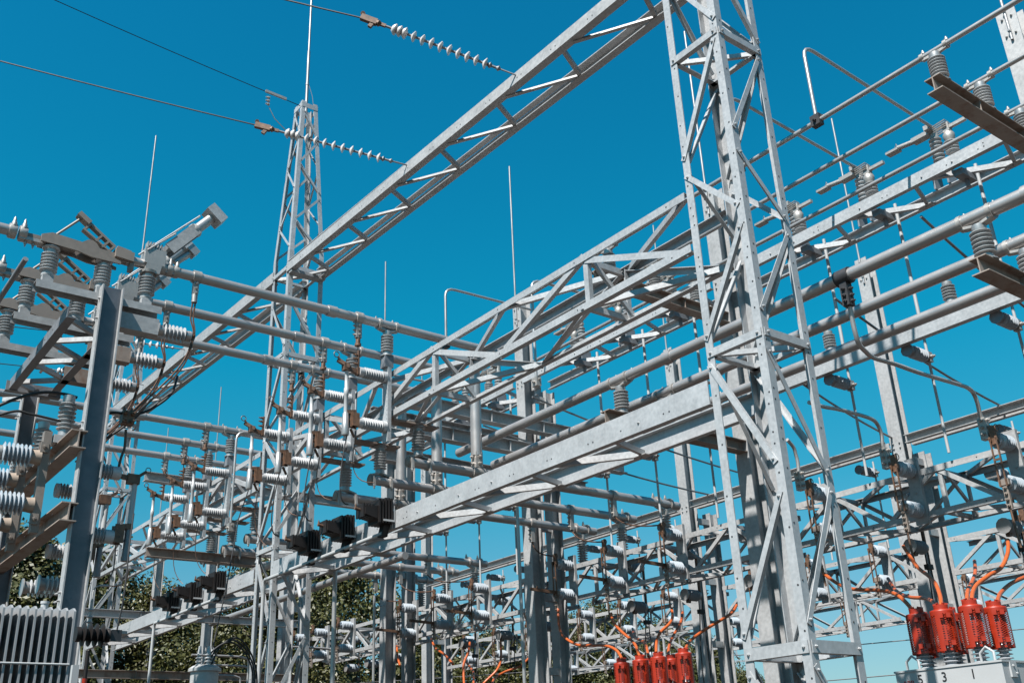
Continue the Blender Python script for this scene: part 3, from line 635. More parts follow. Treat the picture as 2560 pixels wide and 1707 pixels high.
# ------------------------------------------------------------------ low trusses: knife switches, cables
def knife_switch():
    S_ = thing("knife_switch", "", "switch", (13.9, 0, 5.2)); x = 13.86
    mb = MB(); mb.chan((x-.02, -.1, 4.78), (x-.02, -.1, 5.78), Y, X, .2, .06, .01); mb.bolt((x-.02, 0, 5.25), -X); part("mounting_channel", mb, GALV2, S_)
    for z in (5.58, 4.98):
        part("insulator", MB().lathe((x-.022, 0, z), -X, [(.085, 0), (.085, .05)]+sheds(.066, .116, 6, .05, .34)+[(.08, .345), (.08, .4)], 14), BLUEP, S_)
    mb = MB(); mb.box((x-.46, -.05, 5.52), (x-.425, .05, 5.78)); mb.box((x-.5, -.06, 5.56), (x-.44, -.03, 5.62)); mb.box((x-.5, .03, 5.56), (x-.44, .06, 5.62))
    uc = part("upper_contact", mb, COPPER, S_); part("pull_ring", MB().tube([(x-.5+.05*math.cos(t*.7), -.09, 5.72+.05*math.sin(t*.7)) for t in range(9)], .007, 5, close=True), COPPER, uc)
    mb = MB(); mb.box((x-.5, -.055, 4.92), (x-.48, -.035, 5.6)); mb.box((x-.5, .035, 4.92), (x-.48, .055, 5.6)); mb.box((x-.5, -.035, 5.28), (x-.485, .035, 5.31)); part("blade", mb, COPPER, S_)
    mb = MB(); mb.box((x-.48, -.07, 4.94), (x-.425, .07, 5.02)); mb.box((x-.47, -.035, 4.62), (x-.43, .035, 4.95))
    for z in (4.66, 4.74, 4.82, 4.9): mb.bolt((x-.47, 0, z), -X, .022, .03)
    part("lower_terminal", mb, BRONZE, S_); return Proto(S_)
ks = knife_switch()
T1G = [((6.5, 8.05, 9.6), "above the right breaker"), ((12.9, 14.5, 16.0), "above the centre breaker"), ((19.0, 20.55, 22.1), "behind the masted tower"), ((25.3, 26.8, 28.0), "far left near the trees")]
for aa, wh in T1G:
    for k, a in enumerate(aa):
        ks.put((13.9, a, 5.2), label=f"{ORD[k]} knife switch from the right on the low truss {wh}", group="knife switches on the low trusses")
rear = [(5.6, 7.2, 8.8), (12.0, 13.6, 15.2), (18, 19.6, 21.2), (23.5, 25.1, 26.7)]
for j, aa in enumerate(rear):
    for k, a in enumerate(aa):
        ks.put((19.0, a, 5.2), label=f"{ORD[k]} small knife switch from the right on the rear truss "+["right of the tall tower", "over the centre breaker", "behind the double column", "in front of the trees"][j], group="knife switches on the rear trusses")
# inner insulators facing the other way on the far side of the low truss
ih = post_proto("line_insulator", "", .42, .112, 6, BLUEP)
for aa, wh in T1G:
    for k, a in enumerate(aa):
        a_ = a-.75
        for z, nm in ((5.5, "upper"), (4.7, "lower")):
            ih.put((14.72, a_, z), rot=(0, -math.pi/2, 0) if False else (0, math.pi/2, 0), label=f"{nm} rear-facing blue-grey insulator {ORD[k]} from the right on the truss {wh}", group="rear-facing truss insulators")
        mb = MB(); mb.box((14.78, a_-.03, 4.55), (14.86, a_+.03, 4.62)); mb.bar((15.16, a_, 5.5), (15.16, a_, 4.7), .03, .05, X); 
        solo("isolator_link", mb, COPPER, f"{ORD[k]} dark vertical blade from the right behind the truss {wh}", "switch blade", "dark blades behind the trusses")
for j, aa in enumerate([(9, 11, 13), (16.5, 18.5, 20.5), (24, 26, 28)]):
    for k, a in enumerate(aa): ks.put((24.2, a, 5.2), label=f"{ORD[k]} tiny knife switch from the right on the farthest truss "+["at the right", "behind the red covers", "before the middle trees"][j], group="knife switches on the farthest trusses")
for aa, wh in T1G:
    for k, a in enumerate(aa):
        a_ = a-.75; mb = MB()
        for q in (-.05, .05): mb.tube(bez([(15.16+q, a_, 4.72), (15.12+q, a_-.02, 4.3), (15.0+q*2, a_-.1, 3.6), (14.95+q*2, a_-.15, 2.4)], 6), .012, 5)
        mb.box((15.06, a_-.05, 4.36), (15.2, a_+.03, 4.44)); mb.box((14.9, a_-.2, 2.36), (15.04, a_-.1, 2.44))
        solo("twin_lead", mb, WIRE, f"{ORD[k]} pair of dark hanging leads from the right, truss {wh}", "wire", "dark hanging leads behind the trusses")
# brown horizontal arms from lower switches
for aa, wh in T1G[1:3]:
    for k, a in enumerate(aa):
        mb = MB(); mb.bar((13.38, a, 5.0), (12.75, a+.02, 5.03), .06, .04); mb.bolt((12.9, a, 5.06), Z, .02, .02)
        solo("open_isolator", mb, COPPER, f"{ORD[k]} open brown switch arm from the right on the truss {wh}", "switch arm", "open brown switch arms")
# jumper leads from capped tube ends to the switches
for i, a, sa, wh in [(i, CY[i], T1G[1][0][i], 'under the truss') for i in range(3)]+[(i, CY2[i], T1G[2][0][i], 'left of the tower') for i in range(3)]:
    bx = 13.0
    mb = MB(); mb.cyl((bx-.06, a, ZC), (bx+.06, a, ZC), BIG_R*1.28, 12); mb.box((bx-.045, a-.04, ZC-.4), (bx+.045, a+.04, ZC-.08)); 
    for z in (.16, .25, .34): mb.bolt((bx-.045, a, ZC-z), -X, .022, .03)
    C = thing("drop_clamp", f"dark drop clamp near the far end of the {who[i]} capped tube {wh}", "clamp", (bx, a, ZC), "dark drop clamps on the capped tubes"); part("clamp_body", mb, CAST, C)
    p0, p2 = V((bx, a, ZC-.4)), V((13.42, sa, 5.74)); pts = [p0*(1-t)**2+2*t*(1-t)*V((bx, a*.7+sa*.3, 5.72))+p2*t*t for t in [k/8 for k in range(9)]]
    solo("jumper_lead", MB().tube(pts, .014, 6), BROWNW, f"brown jumper lead from the {who[i]} capped tube {wh} to its knife switch", "wire", "brown jumper leads")

# ------------------------------------------------------------------ breakers with red bushing covers
def guard():
    Gd = thing("bushing_cover", "", "bushing cover", (0, 0, 0)); n, rows = 40, 34; r, H = .145, .66; z0 = .18
    mb = MB(); mb.sm = False                      # perforated sleeve: alternate small cells left open
    rings = []
    for j in range(rows+1): rings.append(mb.ring(V((0, 0, z0+H*j/rows)), X, Y, r, n))
    for j in range(rows):
        for i in range(n):
            sect = (i*8//n)
            solid = j < 2 or j >= rows-3 or (i % 10) in (0, 1) or not ((j % 2 == 0 and i % 2 == 0) or (j % 2 == 1 and i % 4 == 1))
            if solid: k = (i+1) % n; mb.face((rings[j]+i, rings[j]+k, rings[j+1]+k, rings[j+1]+i))
    mb.sm = True; SL_ = part("perforated_sleeve", mb, RED, Gd)
    mb = MB(); mb.lathe((0, 0, z0+H), Z, [(r, 0), (r*1.0, .02), (r*.96, .03), (r*.62, .05), (r*.62, .12), (r*.5, .13)], 20, cap=False)
    for k in range(6):
        a = k*math.pi/3; mb.bar((.04*math.cos(a), .04*math.sin(a), z0+H+.14), (.085*math.cos(a), .085*math.sin(a), z0+H+.12), .05, .012)
    part("cap", mb, RED, Gd)
    for ang_ in (.3, .3+math.pi, 3.9):
        c, s_ = math.cos(ang_), math.sin(ang_)
        for z in (z0+.08, z0+H-.12): part("latch", MB().hexa(V((c*r, s_*r, z)), V((c, s_, 0))*.05, V((-s_, c, 0))*.05, Z*.08), RED, SL_)
    mb = MB(); mb.lathe((0, 0, -.12), Z, [(.1, 0), (.1, .03)]+sheds(.055, .1, 5, .03, .36)+[(.05, .4), (.03, .6), (.02, .8)], 14); part("porcelain", mb, mat("bushing_porcelain", (.45, .47, .5), .25), Gd)
    return Proto(Gd)
gd = guard()
def breaker(x, y, z, L_, W_, label):
    B = thing("circuit_breaker", label, "circuit breaker", (x, y, 0), "outdoor circuit breakers"); H = .26
    mb = MB(); mb.box((x, y, z-H), (x+W_, y+L_, z)); mb.hexa(V((x-.012, y-.012, z-.02)), X*(W_+.024), Y*(L_+.024), Z*.022); TH_ = part("top_housing", mb, PAINT, B); B["_h"] = TH_.name
    mb = MB(); mb.box((x+.03, y+.03, .5), (x+W_-.03, y+L_-.03, z-H)); mb.box((x+.022, y+.36, .6), (x+.03, y+.375, z-H-.005)); mb.box((x+.022, y+.05, z-H-.5), (x+.03, y+.34, z-H-.03)); part("cabinet", mb, PAINT, B)
    for sx in (.06, W_-.14):
        for sy in (.06, L_-.14): part("leg", MB().box((x+sx, y+sy, 0), (x+sx+.08, y+sy+.08, .5)), PAINT, B)
    for sy in (.1, L_-.3):
        mb = MB(); mb.tube([(x+.06, y+sy, z), (x+.06, y+sy, z+.1), (x+.06, y+sy+.08, z+.16), (x+.06, y+sy+.16, z+.1), (x+.06, y+sy+.16, z)], .016, 8); part("lifting_eye", mb, PAINT, TH_)
    mb = MB(); mb.box((x+.14, y-.02, z-.18), (x+.28, y, z-.02)); mb.bolt((x+.2, y-.02, z-.06), -Y, .016, .01); mb.bolt((x+.25, y-.02, z-.14), -Y, .016, .01); part("mounting_pad", mb, PAINT, TH_)
    return B
def text(s, loc, size, rot, M, parent, name):
    c = bpy.data.curves.new(name, 'FONT'); c.body = s; c.size = size; c.extrude = .002; c.align_x = 'CENTER'; c.align_y = 'CENTER'
    o = bpy.data.objects.new(name, c); COL.objects.link(o); dg = bpy.context.evaluated_depsgraph_get(); me = bpy.data.meshes.new_from_object(o.evaluated_get(dg))
    bpy.data.objects.remove(o); me.materials.clear(); me.materials.append(M)
    o = bpy.data.objects.new(name, me); COL.objects.link(o); o.parent = parent; o.location = V(loc)-ORG[parent.name]; o.rotation_euler = rot; return o
bxr, byr, bzr = 11.5, 6.08, 2.59
RB = breaker(bxr, byr, bzr, 1.35, .8, "light grey circuit breaker with numbered top housing at the lower right")
rx = (math.pi/2, 0, -math.pi/2)
for s_, a in (("1", .36), ("3", .72), ("5", 1.03)): text(s_, (bxr-.004, byr+a, bzr-.12), .15, rx, INK, bpy.data.objects[RB["_h"]], "number")
text("ABB", (bxr-.004, byr+1.19, bzr-.15), .085, rx, REDINK, bpy.data.objects[RB["_h"]], "maker_name")
for q_ in [o for o in bpy.data.objects if "_h" in o]: del q_["_h"]
CA = [(11.67, 7.1), (11.67, 6.77), (11.67, 6.4), (12.1, 7.32), (12.1, 6.93), (12.1, 6.34)]
lbn = ["left front, shaded by the tower", "centre front, with two orange cables", "right front, beside the second number", "left rear", "centre rear", "right rear, banded with shadow"]
for (x, y), lb in zip(CA, lbn):
    gd.put((x, y, bzr+.05), scale=(.95, .95, .68), label=f"red perforated bushing cover on the right breaker, {lb}", group="red covers on the right breaker")
def cable(pts, label, r=.026, M=ORANGE):
    solo("orange_cable", MB().tube(bez(pts, 10), r, 10), M, label, "cable", "orange cables")
def lead(pts, label, r=.016, M=COPPER):
    solo("bare_lead", MB().tube(bez(pts, 8), r, 6), M, label, "wire", "bare leads above the orange cables")
zc = bzr+.05+.66
cable([(13.4, 9.58, 4.29), (13.18, 9.25, 4.09), (12.97, 8.92, 3.94), (12.75, 8.58, 3.84), (12.54, 8.2, 3.76), (12.32, 7.88, 3.68), (12.1, 7.6, 3.58), (11.89, 7.36, 3.44), (11.67, 7.14, 3.28)], "long orange cable reaching across to the left front red cover")
cable([(13.42, 8.17, 4.44), (13.07, 7.81, 4.06), (12.72, 7.46, 3.84), (12.37, 7.18, 3.66), (12.02, 6.95, 3.45), (11.67, 6.76, 3.28)], "orange cable curving down onto the centre front red cover")
cable([(14.6, 9.26, 4.25), (14.18, 8.92, 4.01), (13.77, 8.57, 3.85), (13.35, 8.16, 3.71), (12.93, 7.7, 3.6), (12.52, 7.36, 3.48), (12.1, 7.04, 3.33)], "orange cable with a flat run behind the centre cover")
cable([(13.42, 6.64, 4.23), (13.13, 6.54, 4.01), (12.84, 6.52, 3.8), (12.54, 6.55, 3.68), (12.25, 6.57, 3.55), (11.96, 6.49, 3.42), (11.67, 6.37, 3.27)], "orange cable swinging from the right switch to the front red cover")
cable([(14.6, 7.79, 4.26), (13.97, 7.48, 3.99), (13.35, 7.22, 3.77), (12.72, 6.96, 3.57), (12.1, 6.67, 3.33)], "dark-shaded orange cable to the centre rear red cover")
cable([(13.8, 6.54, 3.82), (13.46, 6.56, 3.73), (13.12, 6.58, 3.63), (12.78, 6.55, 3.5), (12.44, 6.44, 3.38), (12.1, 6.3, 3.24)], "orange cable entering the rightmost red cover from the frame edge")
for k, a in enumerate((6.5, 8.05, 9.6)): lead([(13.4, a, 4.65), (13.41, a, 4.4), (13.42, a-.01, 4.1)], f"{ORD[k]} rusty lead from the right above an orange cable, right breaker")
# centre breaker (its housing is below the frame)
bxc, byc, bzc = 12.3, 12.2, 2.68
CB = breaker(bxc, byc, bzc, 1.35, .8, "circuit breaker standing mostly below the centre of the view, topped with red covers"); del CB["_h"]
CC = [(12.47, 13.26), (12.47, 12.8), (12.47, 12.37), (12.95, 13.1), (12.95, 12.55), (12.47, 11.8)]
lbc = ["leftmost of the row", "second from its left end", "tallest looking, in the middle", "half hidden in the back row, left", "half hidden in the back row, right", "right end of the row"]
for (x, y), lb in zip(CC, lbc): gd.put((x, y, bzc+.05), scale=(.95, .95, .68), label=f"red perforated bushing cover at the bottom centre, {lb}", group="red covers on the centre breaker")
zc2 = bzc+.05+.66
cable([(13.42, 16.0, 4.7), (13.3, 15.86, 4.4), (13.18, 15.65, 4.14), (13.06, 15.28, 3.95), (12.95, 14.87, 3.82), (12.83, 14.4, 3.76), (12.71, 13.89, 3.69), (12.59, 13.49, 3.56), (12.47, 13.23, 3.37)], "orange cable with a long level sag to the leftmost centre cover")
cable([(13.42, 14.45, 4.37), (13.23, 14.2, 4.17), (13.04, 13.84, 3.97), (12.85, 13.41, 3.76), (12.66, 13.08, 3.6), (12.47, 12.81, 3.38)], "orange cable falling steeply to the second centre cover")
cable([(13.42, 12.87, 4.24), (13.23, 12.69, 4.05), (13.04, 12.61, 3.91), (12.85, 12.63, 3.78), (12.66, 12.56, 3.61), (12.47, 12.41, 3.4)], "orange cable bending left onto the middle centre cover")
cable([(14.6, 15.13, 4.23), (14.05, 14.5, 3.97), (13.5, 13.7, 3.74), (12.95, 13.08, 3.43)], "orange cable behind, between two centre covers")
cable([(14.6, 13.73, 4.36), (14.19, 13.42, 4.1), (13.78, 13.23, 3.84), (13.36, 12.96, 3.61), (12.95, 12.61, 3.38)], "orange cable from the rear switch to the back row of centre covers")
cable([(14.4, 12.19, 4.29), (14.08, 12.07, 4.09), (13.76, 12.08, 3.94), (13.44, 12.14, 3.79), (13.11, 12.16, 3.62), (12.79, 12.02, 3.46), (12.47, 11.77, 3.31)], "orange cable sweeping in from the right to the end centre cover")
for k, a in enumerate((12.9, 14.5, 16.0)): lead([(13.4, a, 4.65), (13.41, a, 4.5), (13.42, a, 4.25)], f"{ORD[k]} rusty lead from the right above an orange cable, centre breaker")
cable([(13.42, 17.97, 4.26), (13.19, 17.68, 3.87), (12.96, 17.53, 3.63), (12.73, 17.65, 3.4), (12.5, 17.55, 3.22)], "orange cable dropping out of view right of the masted tower")
cable([(13.42, 19.12, 4.39), (13.21, 18.88, 4.15), (13.01, 18.78, 3.88), (12.8, 18.48, 3.46), (12.6, 18.17, 3.28)], "short orange cable below the second low truss")
cable([(14.6, 18.41, 4.09), (14.28, 18.41, 3.85), (13.96, 18.57, 3.73), (13.64, 18.51, 3.59), (13.32, 18.19, 3.43), (13.0, 17.82, 3.25)], "dark orange cable looping left below the double column")
cable([(13.42, 20.68, 4.64), (13.21, 20.18, 4.38), (13.01, 19.53, 4.17), (12.8, 18.89, 3.89)], "orange cable low beside the masted tower's right leg")

cable([(14.4, 20.69, 4.17), (13.93, 19.74, 3.84), (13.47, 19.08, 3.53), (13.0, 18.45, 3.31)], "orange cable behind the short one, left of the double column")
cable([(13.42, 22.24, 4.68), (13.21, 21.86, 4.4), (13.0, 21.4, 4.12)], "shortest orange cable tip near the frame bottom, right of the masted tower")
# ------------------------------------------------------------------ black finned boxes on the twin beam
def black_box():
    B = thing("instrument_transformer", "", "transformer", (b0, 0, 5.4)); x = b0-.03
    mb = MB(); prof = [(-.62, -.02), (-.62, .12), (-.34, .17), (-.22, .30), (-.02, .30), (-.02, -.16), (-.3, -.16), (-.36, -.08)]
    def slab(y0, y1, s=1.0):
        k = len(mb.v); n = len(prof)
        for yy in (y0, y1):
            for px, pz in prof: mb.v.append(V((x+px*s-.01, yy, 5.42+pz*s)))
        q1 = tuple(range(k, k+n)); q2 = tuple(range(k+2*n-1, k+n-1, -1)); mb.face(q1); mb.face(q2)
        for i in range(n): j = (i+1) % n; mb.face((k+j, k+i, k+n+i, k+n+j))
    slab(-.17, .17, .94)
    part("body", mb, BLACKR, B)
    mb = MB()
    for i in range(5):
        xx = x-.06-.062*i; mb.box((xx-.018, -.205, 5.27), (xx+.018, .205, 5.735-(.03 if i > 2 else 0)))
    for i in range(4):
        xx = x-.42-.06*i; mb.box((xx-.016, -.14, 5.36), (xx+.016, .14, 5.6))
    part("fins", mb, BLACKR, B)
    mb = MB(); mb.box((x-.24, -.215, 5.30), (x-.02, -.207, 5.335)); mb.box((x-.02, -.215, 5.30), (x-.01, -.207, 5.6)); part("bracket", mb, PAINT, B)
    mb = MB(); mb.hexa(V((x-.2, -.08, 5.05)), X*.12, Y*.16, V((.05, 0, .22))); part("terminal_box", mb, BLACKR, B)
    mb = MB(); mb.box((x-.02, -.15, 5.2), (x-.004, .15, 5.75)); part("back_plate", mb, GALV2, B)
    mb = MB(); mb.cyl((x-.6, 0, 5.5), (x-.72, 0, 5.52), .03, 8); mb.bolt((x-.7, 0, 5.54), Z, .02, .04); part("terminal", mb, COPPER, B)
    return Proto(B)
bb = black_box()
AB = [(13.54, "nearest the middle of the picture"), (14.76, "middle of the trio right of the masted tower"), (15.97, "overlapping the masted tower"), (20.07, "first of the trio left of the masted tower"), (21.33, "middle one of the trio left of the masted tower"), (22.63, "last of the trio left of the masted tower")]
for a, lb in AB: bb.put((b0, a, 5.38), scale=.85, label="black finned box on the beam, "+lb, group="black finned transformers")
for i, (a0, a1, wh) in enumerate([(13.5, 17.75, "right of"), (20.0, 23.6, "left of")]):
    C = thing("conduit", f"grey conduit along the twin beam below the black boxes, {wh} the masted tower", "conduit", (b0-.2, a0, 5.1)); part("pipe", MB().tube([(b0-.16, a0, 5.13), (b0-.16, a1, 5.13), (b0-.16, a1+.05, 5.08), (b0-.16, a1+.06, 5.0), (b0-.16, a1+.06, 2.0)], .034, 10), PAINT, C)
for i, a in enumerate((13.54, 14.76, 15.97)):
    p0 = V((7.25, a+.02, 6.62)); e = V((b0-.75, a, 5.53))
    pts = [p0*(1-t)**2+2*t*(1-t)*V((7.0, a-.05, 5.45))+e*t*t for t in [k/10 for k in range(11)]]
    solo("black_lead", MB().tube(pts, .011, 6), WIRE, f"{ORD[i]} black lead from the right, sagging to a finned box", "wire", "black leads to the finned boxes")

# ------------------------------------------------------------------ air switches on the frame at the upper left
FN, FF, FZ, FA0, FA1 = 2.9, 3.6, 7.58, 13.48, 16.7
F = thing("lattice_support", "grey lattice frame carrying the brown air switches at the upper left", "frame", (FN, FA0, FZ))
for bx, sx in ((FN, 1), (FF, -1)):
    mb = MB(); mb.ang((bx, FA0, FZ), (bx, FA1, FZ), Z, X*sx, .16, .12, .012)
    for k in range(8): mb.dot((bx, FA0+.3+k*.42, FZ+.08), X*-sx, .016)
    part("chord", mb, [DULL, HOLE], F)
for k in range(4):
    a = FA0+.1+k*.95; u = V((FN+.05, a, FZ+.02)); v = V((FF-.05, a+.5, FZ+.02)); w_ = V((FN+.05, a+.98, FZ+.02))
    mb = MB(); mb.ang(v, u, Z, Y-X, .07, .06, .01); part("brace", mb, GALV, F)
    mb = MB(); mb.ang(v, w_, Z, Y+X, .07, .06, .01); part("brace", mb, GALV, F)
for a in (FA1,):
    mb = MB(); mb.ang((FN-.05, a, FZ-.02), (FF+.08, a, FZ-.02), Z, Y, .16, .12, .012); mb.dot((FN+.3, a, FZ+.05), -Y, .03); mb.dot((FN+.42, a, FZ+.05), -Y, .03); part("end_angle", mb, [DULL, HOLE], F)
ZI = 8.12
def air_switch():
    S_ = thing("air_switch", "", "switch", (3.2, 0, ZI))
    for x, H in ((2.59, .42), (3.3, .42), (3.93, .42)):
        part("insulator", MB().lathe((x, 0, ZI), Z, [(.07, 0), (.085, .02), (.075, .07)]+sheds(.085, .118, 6, .07, .36), 14), GREYP, S_)
        part("cap", MB().lathe((x, 0, ZI+.36), Z, [(.075, 0), (.08, .05), (.11, .06), (.12, .075), (.12, .085)], 14), ALU, S_)
    mb = MB(); mb.box((2.52, -.08, ZI-.1), (2.66, .08, ZI)); mb.box((3.23, -.08, ZI-.1), (3.37, .08, ZI)); mb.box((3.86, -.08, ZI-.1), (4.0, .08, ZI)); mb.chan((2.45, -.1, ZI-.1), (4.15, -.1, ZI-.1), Y, -Z, .2, .11, .01); part("base_channel", mb, GALV2, S_)
    # main current frame: two tapering side plates
    mb = MB(); zt_ = ZI+.47
    for sy in (-.12, .09):
        prof = [(2.42, .0), (2.42, .10), (2.55, .16), (2.95, .13), (3.02, .19), (3.08, .20), (3.14, .17), (3.22, .06), (3.5, -.02), (3.5, -.06), (3.1, -.06), (2.9, -.02)]
        k = len(mb.v); n = len(prof)
        for yy in (sy, sy+.03):
            for px, pz in prof: mb.v.append(V((px, yy, zt_+pz)))
        mb.face(tuple(range(k, k+n))); mb.face(tuple(range(k+2*n-1, k+n-1, -1)))
        for i in range(n): j = (i+1) % n; mb.face((k+j, k+i, k+n+i, k+n+j))
    mb.box((2.44, -.1, zt_+.02), (2.9, .1, zt_+.06)); mb.box((2.2, -.05, zt_+.05), (2.6, .05, zt_+.1)); mb.bar((3.0, 0, zt_+.1), (3.62, 0, zt_+.08), .09, .1)
    part("current_frame", mb, BRONZE, S_)
    mb = MB()                                     # raised blade with openings
    A_, B_ = V((2.86, 0, zt_+.60)), V((3.42, 0, zt_+.20)); d = (B_-A_).normalized(); u = V((-d.z, 0, d.x)); u = u if u.z > 0 else -u
    mb.hexa(A_-Y*.07-u*.02, d*.2, u*.07, Y*.14); mb.hexa(A_+d*.2-Y*.05+u*.0, d*.47, u*.035, Y*.1); mb.hexa(A_+d*.2-Y*.05-u*.13, d*.47+u*.02, u*.022, Y*.1)
    for t in (.2, .42, .54, .64): mb.hexa(A_+d*t-Y*.05-u*.13, d*.03, u*.15, Y*.1)
    mb.tube([A_+V((.05, 0, -.05)), (2.62, 0, zt_+.2)], .018, 8)
    part("blade", mb, BRONZE, S_)
    mb = MB(); mb.hexa(V((3.42, -.1, zt_+.06)), V((.26, 0, -.02)), Y*.2, Z*.14); mb.hexa(V((3.44, -.085, zt_+.2)), V((.2, 0, -.03)), Y*.17, Z*.035); mb.box((3.64, -.06, zt_-.08), (3.7, .06, zt_+.12))
    part("contact_hood", mb, BRONZE, S_)
    part("pipe", MB().cyl((3.6, 0, zt_+.09), (3.9, 0, zt_+.09), BIG_R*.85, 12), ALU, S_)
    mb = MB(); zz = zt_+.09
    for i in range(2):
        xx = 2.02+.13*i; mb.lathe((xx, 0, zz), X, [(.10, 0), (.105, .02), (.105, .08), (.10, .1)], 12); mb.lathe((xx+.05, -.07, zz+.05), Z, [(.03, 0), (.035, .05), (.02, .08), (.022, .1), (.006, .14)], 8)
    mb.box((2.16, -.06, zz-.1), (2.5, .06, zz-.05)); 
    for q in (2.25, 2.35): mb.bolt((q, 0, zz-.1), -Z, .02, .05)
    part("terminal_clamp", mb, CAST, S_)
    part("pipe", MB().cyl((.9, 0, zz), (2.05, 0, zz), BIG_R*.92, 14), ALU, S_)
    mb = MB(); mb.hexa(V((3.84, -.1, zt_-.06)), X*.22, Y*.2, V((.05, 0, .26))); mb.lathe((3.93, 0, zt_-.06), Z, [(.12, 0), (.13, .04), (.06, .05)], 12); mb.box((4.05, -.06, zt_+.02), (4.35, .06, zt_+.08))
    for i in range(3):
        xx = 4.08+.1*i; mb.lathe((xx, 0, zt_+.09), X, [(.09, 0), (.095, .02), (.095, .06), (.09, .08)], 12); mb.lathe((xx+.04, -.06, zt_+.14), Z, [(.025, 0), (.03, .05), (.015, .08), (.006, .12)], 8)
    part("hinge_block", mb, CAST, S_)
    return Proto(S_)
asw = air_switch()
for i, a in enumerate(TY): asw.put((3.2, a, ZI), label=["big brown air switch with raised blade, topmost at the upper left", "second brown air switch, just below the topmost one", "third brown air switch, lowest, behind the lattice frame"][i], group="brown air switches")
# raised interrupter tubes of the air switches
def interrupter():
    S_ = thing("interrupter_arm", "", "switch", (4.05, 0, 8.8)); p = V((3.95, 0, 8.72)); d = V((.9, .0, 1.1)).normalized(); u = V((-d.z, 0, d.x)); s_ = Y
    part("tube", MB().cyl(p+d*.95, p+d*1.35, .075, 14), ALU, S_)
    mb = MB(); mb.hexa(p+d*.35-s_*.1-u*.09, d*.6, u*.18, s_*.02); mb.hexa(p+d*.35+s_*.08-u*.09, d*.6, u*.18, s_*.02); mb.hexa(p+d*.35-s_*.08-u*.02, d*.6, u*.04, s_*.16); part("side_plates", mb, GALV2, S_)
    mb = MB(); mb.hexa(p+d*1.32-s_*.13-u*.15, d*.16, u*.3, s_*.26); part("end_plate", mb, GALV, S_)
    mb = MB(); mb.cyl(p-d*.05+u*.2, p+d*1.2+u*.13, .014, 8); mb.cyl(p+d*.05+u*.17-s_*.1, p+d*.6+u*.12-s_*.1, .012, 8); part("operating_rod", mb, ALU, S_)
    part('collar', MB().lathe(p+d*.9, d, [(.1, 0), (.11, .03), (.11, .07), (.09, .1)], 12), CAST, S_); mb = MB(); mb.box(p+V((-.12, -.1, -.05)), p+V((.18, .1, .2)))
    for k in range(6): mb.box(p+V((-.1+.04*k, -.1, .19)), p+V((-.085+.04*k, .02, .3)))
    part("hinge_casting", mb, CAST, S_)
    mb = MB(); mb.cyl(p+d*.3-u*.2, p+d*.62-u*.22, .05, 10); mb.hexa(p+d*.6-u*.3-s_*.08, d*.12, u*.16, s_*.16); part("shunt", mb, ALU, S_)
    return Proto(S_)
it = interrupter()
for i, a in enumerate(TY): it.put((4.05, a, 8.8), label=["silver interrupter arm raised highest against the sky, upper left", "interrupter arm half hidden behind the dark column's top", "interrupter arm low behind the lattice frame"][i], group="raised interrupter arms")
S_ = thing("operating_pipe", "long dark operating pipe slanting past the air switch insulators at the left edge", "pipe", (2.3, 14.4, 7.4)); part("pipe", MB().tube([(2.2, 13.0, 7.15+.9), (1.9, 15.6, 7.2)], .035, 10), DULL, S_)
# short side insulators with copper droppers to the right of the column
hi = post_proto("line_insulator", "", .5, .118, 6, WHITEP)
for i, (a, lb) in enumerate([(13.54, "upper"), (14.76, "middle"), (15.98, "lower")]):
    B = thing("cantilever_beam", f"{lb} open steel arm jutting right from the dark column's frame", "beam", (3.7, a, 7.4), "open steel arms"); mb = MB(); mb.chan((3.5, a-.1, 7.58), (4.12, a-.1, 7.58), Z, Y, .24, .18, .012); mb.box((4.12, a-.1, 7.58), (4.132, a+.1, 7.82)); part("channel", mb, RUSTB if i else GALV2, B)
    hi.put((4.132, a, 7.7), rot=(0, math.pi/2, 0), label=f"{lb} white horizontal insulator on an open arm right of the dark column", group="white insulators right of the dark column")
    mb = MB(); mb.cyl((4.63, a, 7.7), (4.69, a, 7.7), .045, 10); mb.bolt((4.68, a, 7.74), Z, .02, .04); mb.bolt((4.66, a-.045, 7.7), -Y, .02, .04)
    C = thing("copper_jumper", f"{lb} twin copper jumper hanging from a bus tube past the white insulator", "conductor", (4.9, a, 7.3), "twin copper jumpers"); part("lug", mb, COPPER, C)
    for s2 in (-.02, .02):
        part("strand", MB().tube(bez([(4.64+s2, a, ZB-.4), (4.63+s2, a, 8.0), (4.66+s2*.4, a-.05, 7.7), (4.5+s2, a-.05, 7.15), (3.9+s2*2, a-.03, 6.32)], 6), .013, 6), BROWNW, C)
    mb = MB(); mb.cyl((4.58, a, ZB), (4.7, a, ZB), BIG_R*1.2, 12); mb.box((4.6, a-.035, ZB-.28), (4.68, a+.035, ZB-.07)); mb.cyl((4.64, a, ZB-.42), (4.64, a, ZB-.28), .045, 8)
    for z in (.12, .2, .28): mb.bolt((4.64, a-.035, ZB-z), -Y, .02, .03)
    part("tube_clamp", mb, CAST, C)
JG = "thick dark jumper cables by the dark column"
solo("jumper_cable", MB().tube(bez([(2.2, 14.0, 6.25), (2.55, 14.0, 6.5), (2.85, 14.0, 6.64), (3.12, 14.0, 6.67), (3.3, 14.0, 6.65)], 8), .022, 8), WIRE, "dark jumper cable arching to the tall grey insulator, left of the dark column", "cable", JG)
solo("jumper_cable", MB().tube(bez([(2.0, 14.0, 6.0), (2.5, 14.0, 6.3), (2.75, 14.0, 6.31), (3.22, 14.0, 6.27)], 8), .018, 8), WIRE, "lower dark jumper cable, level behind the second dark column", "cable", JG)
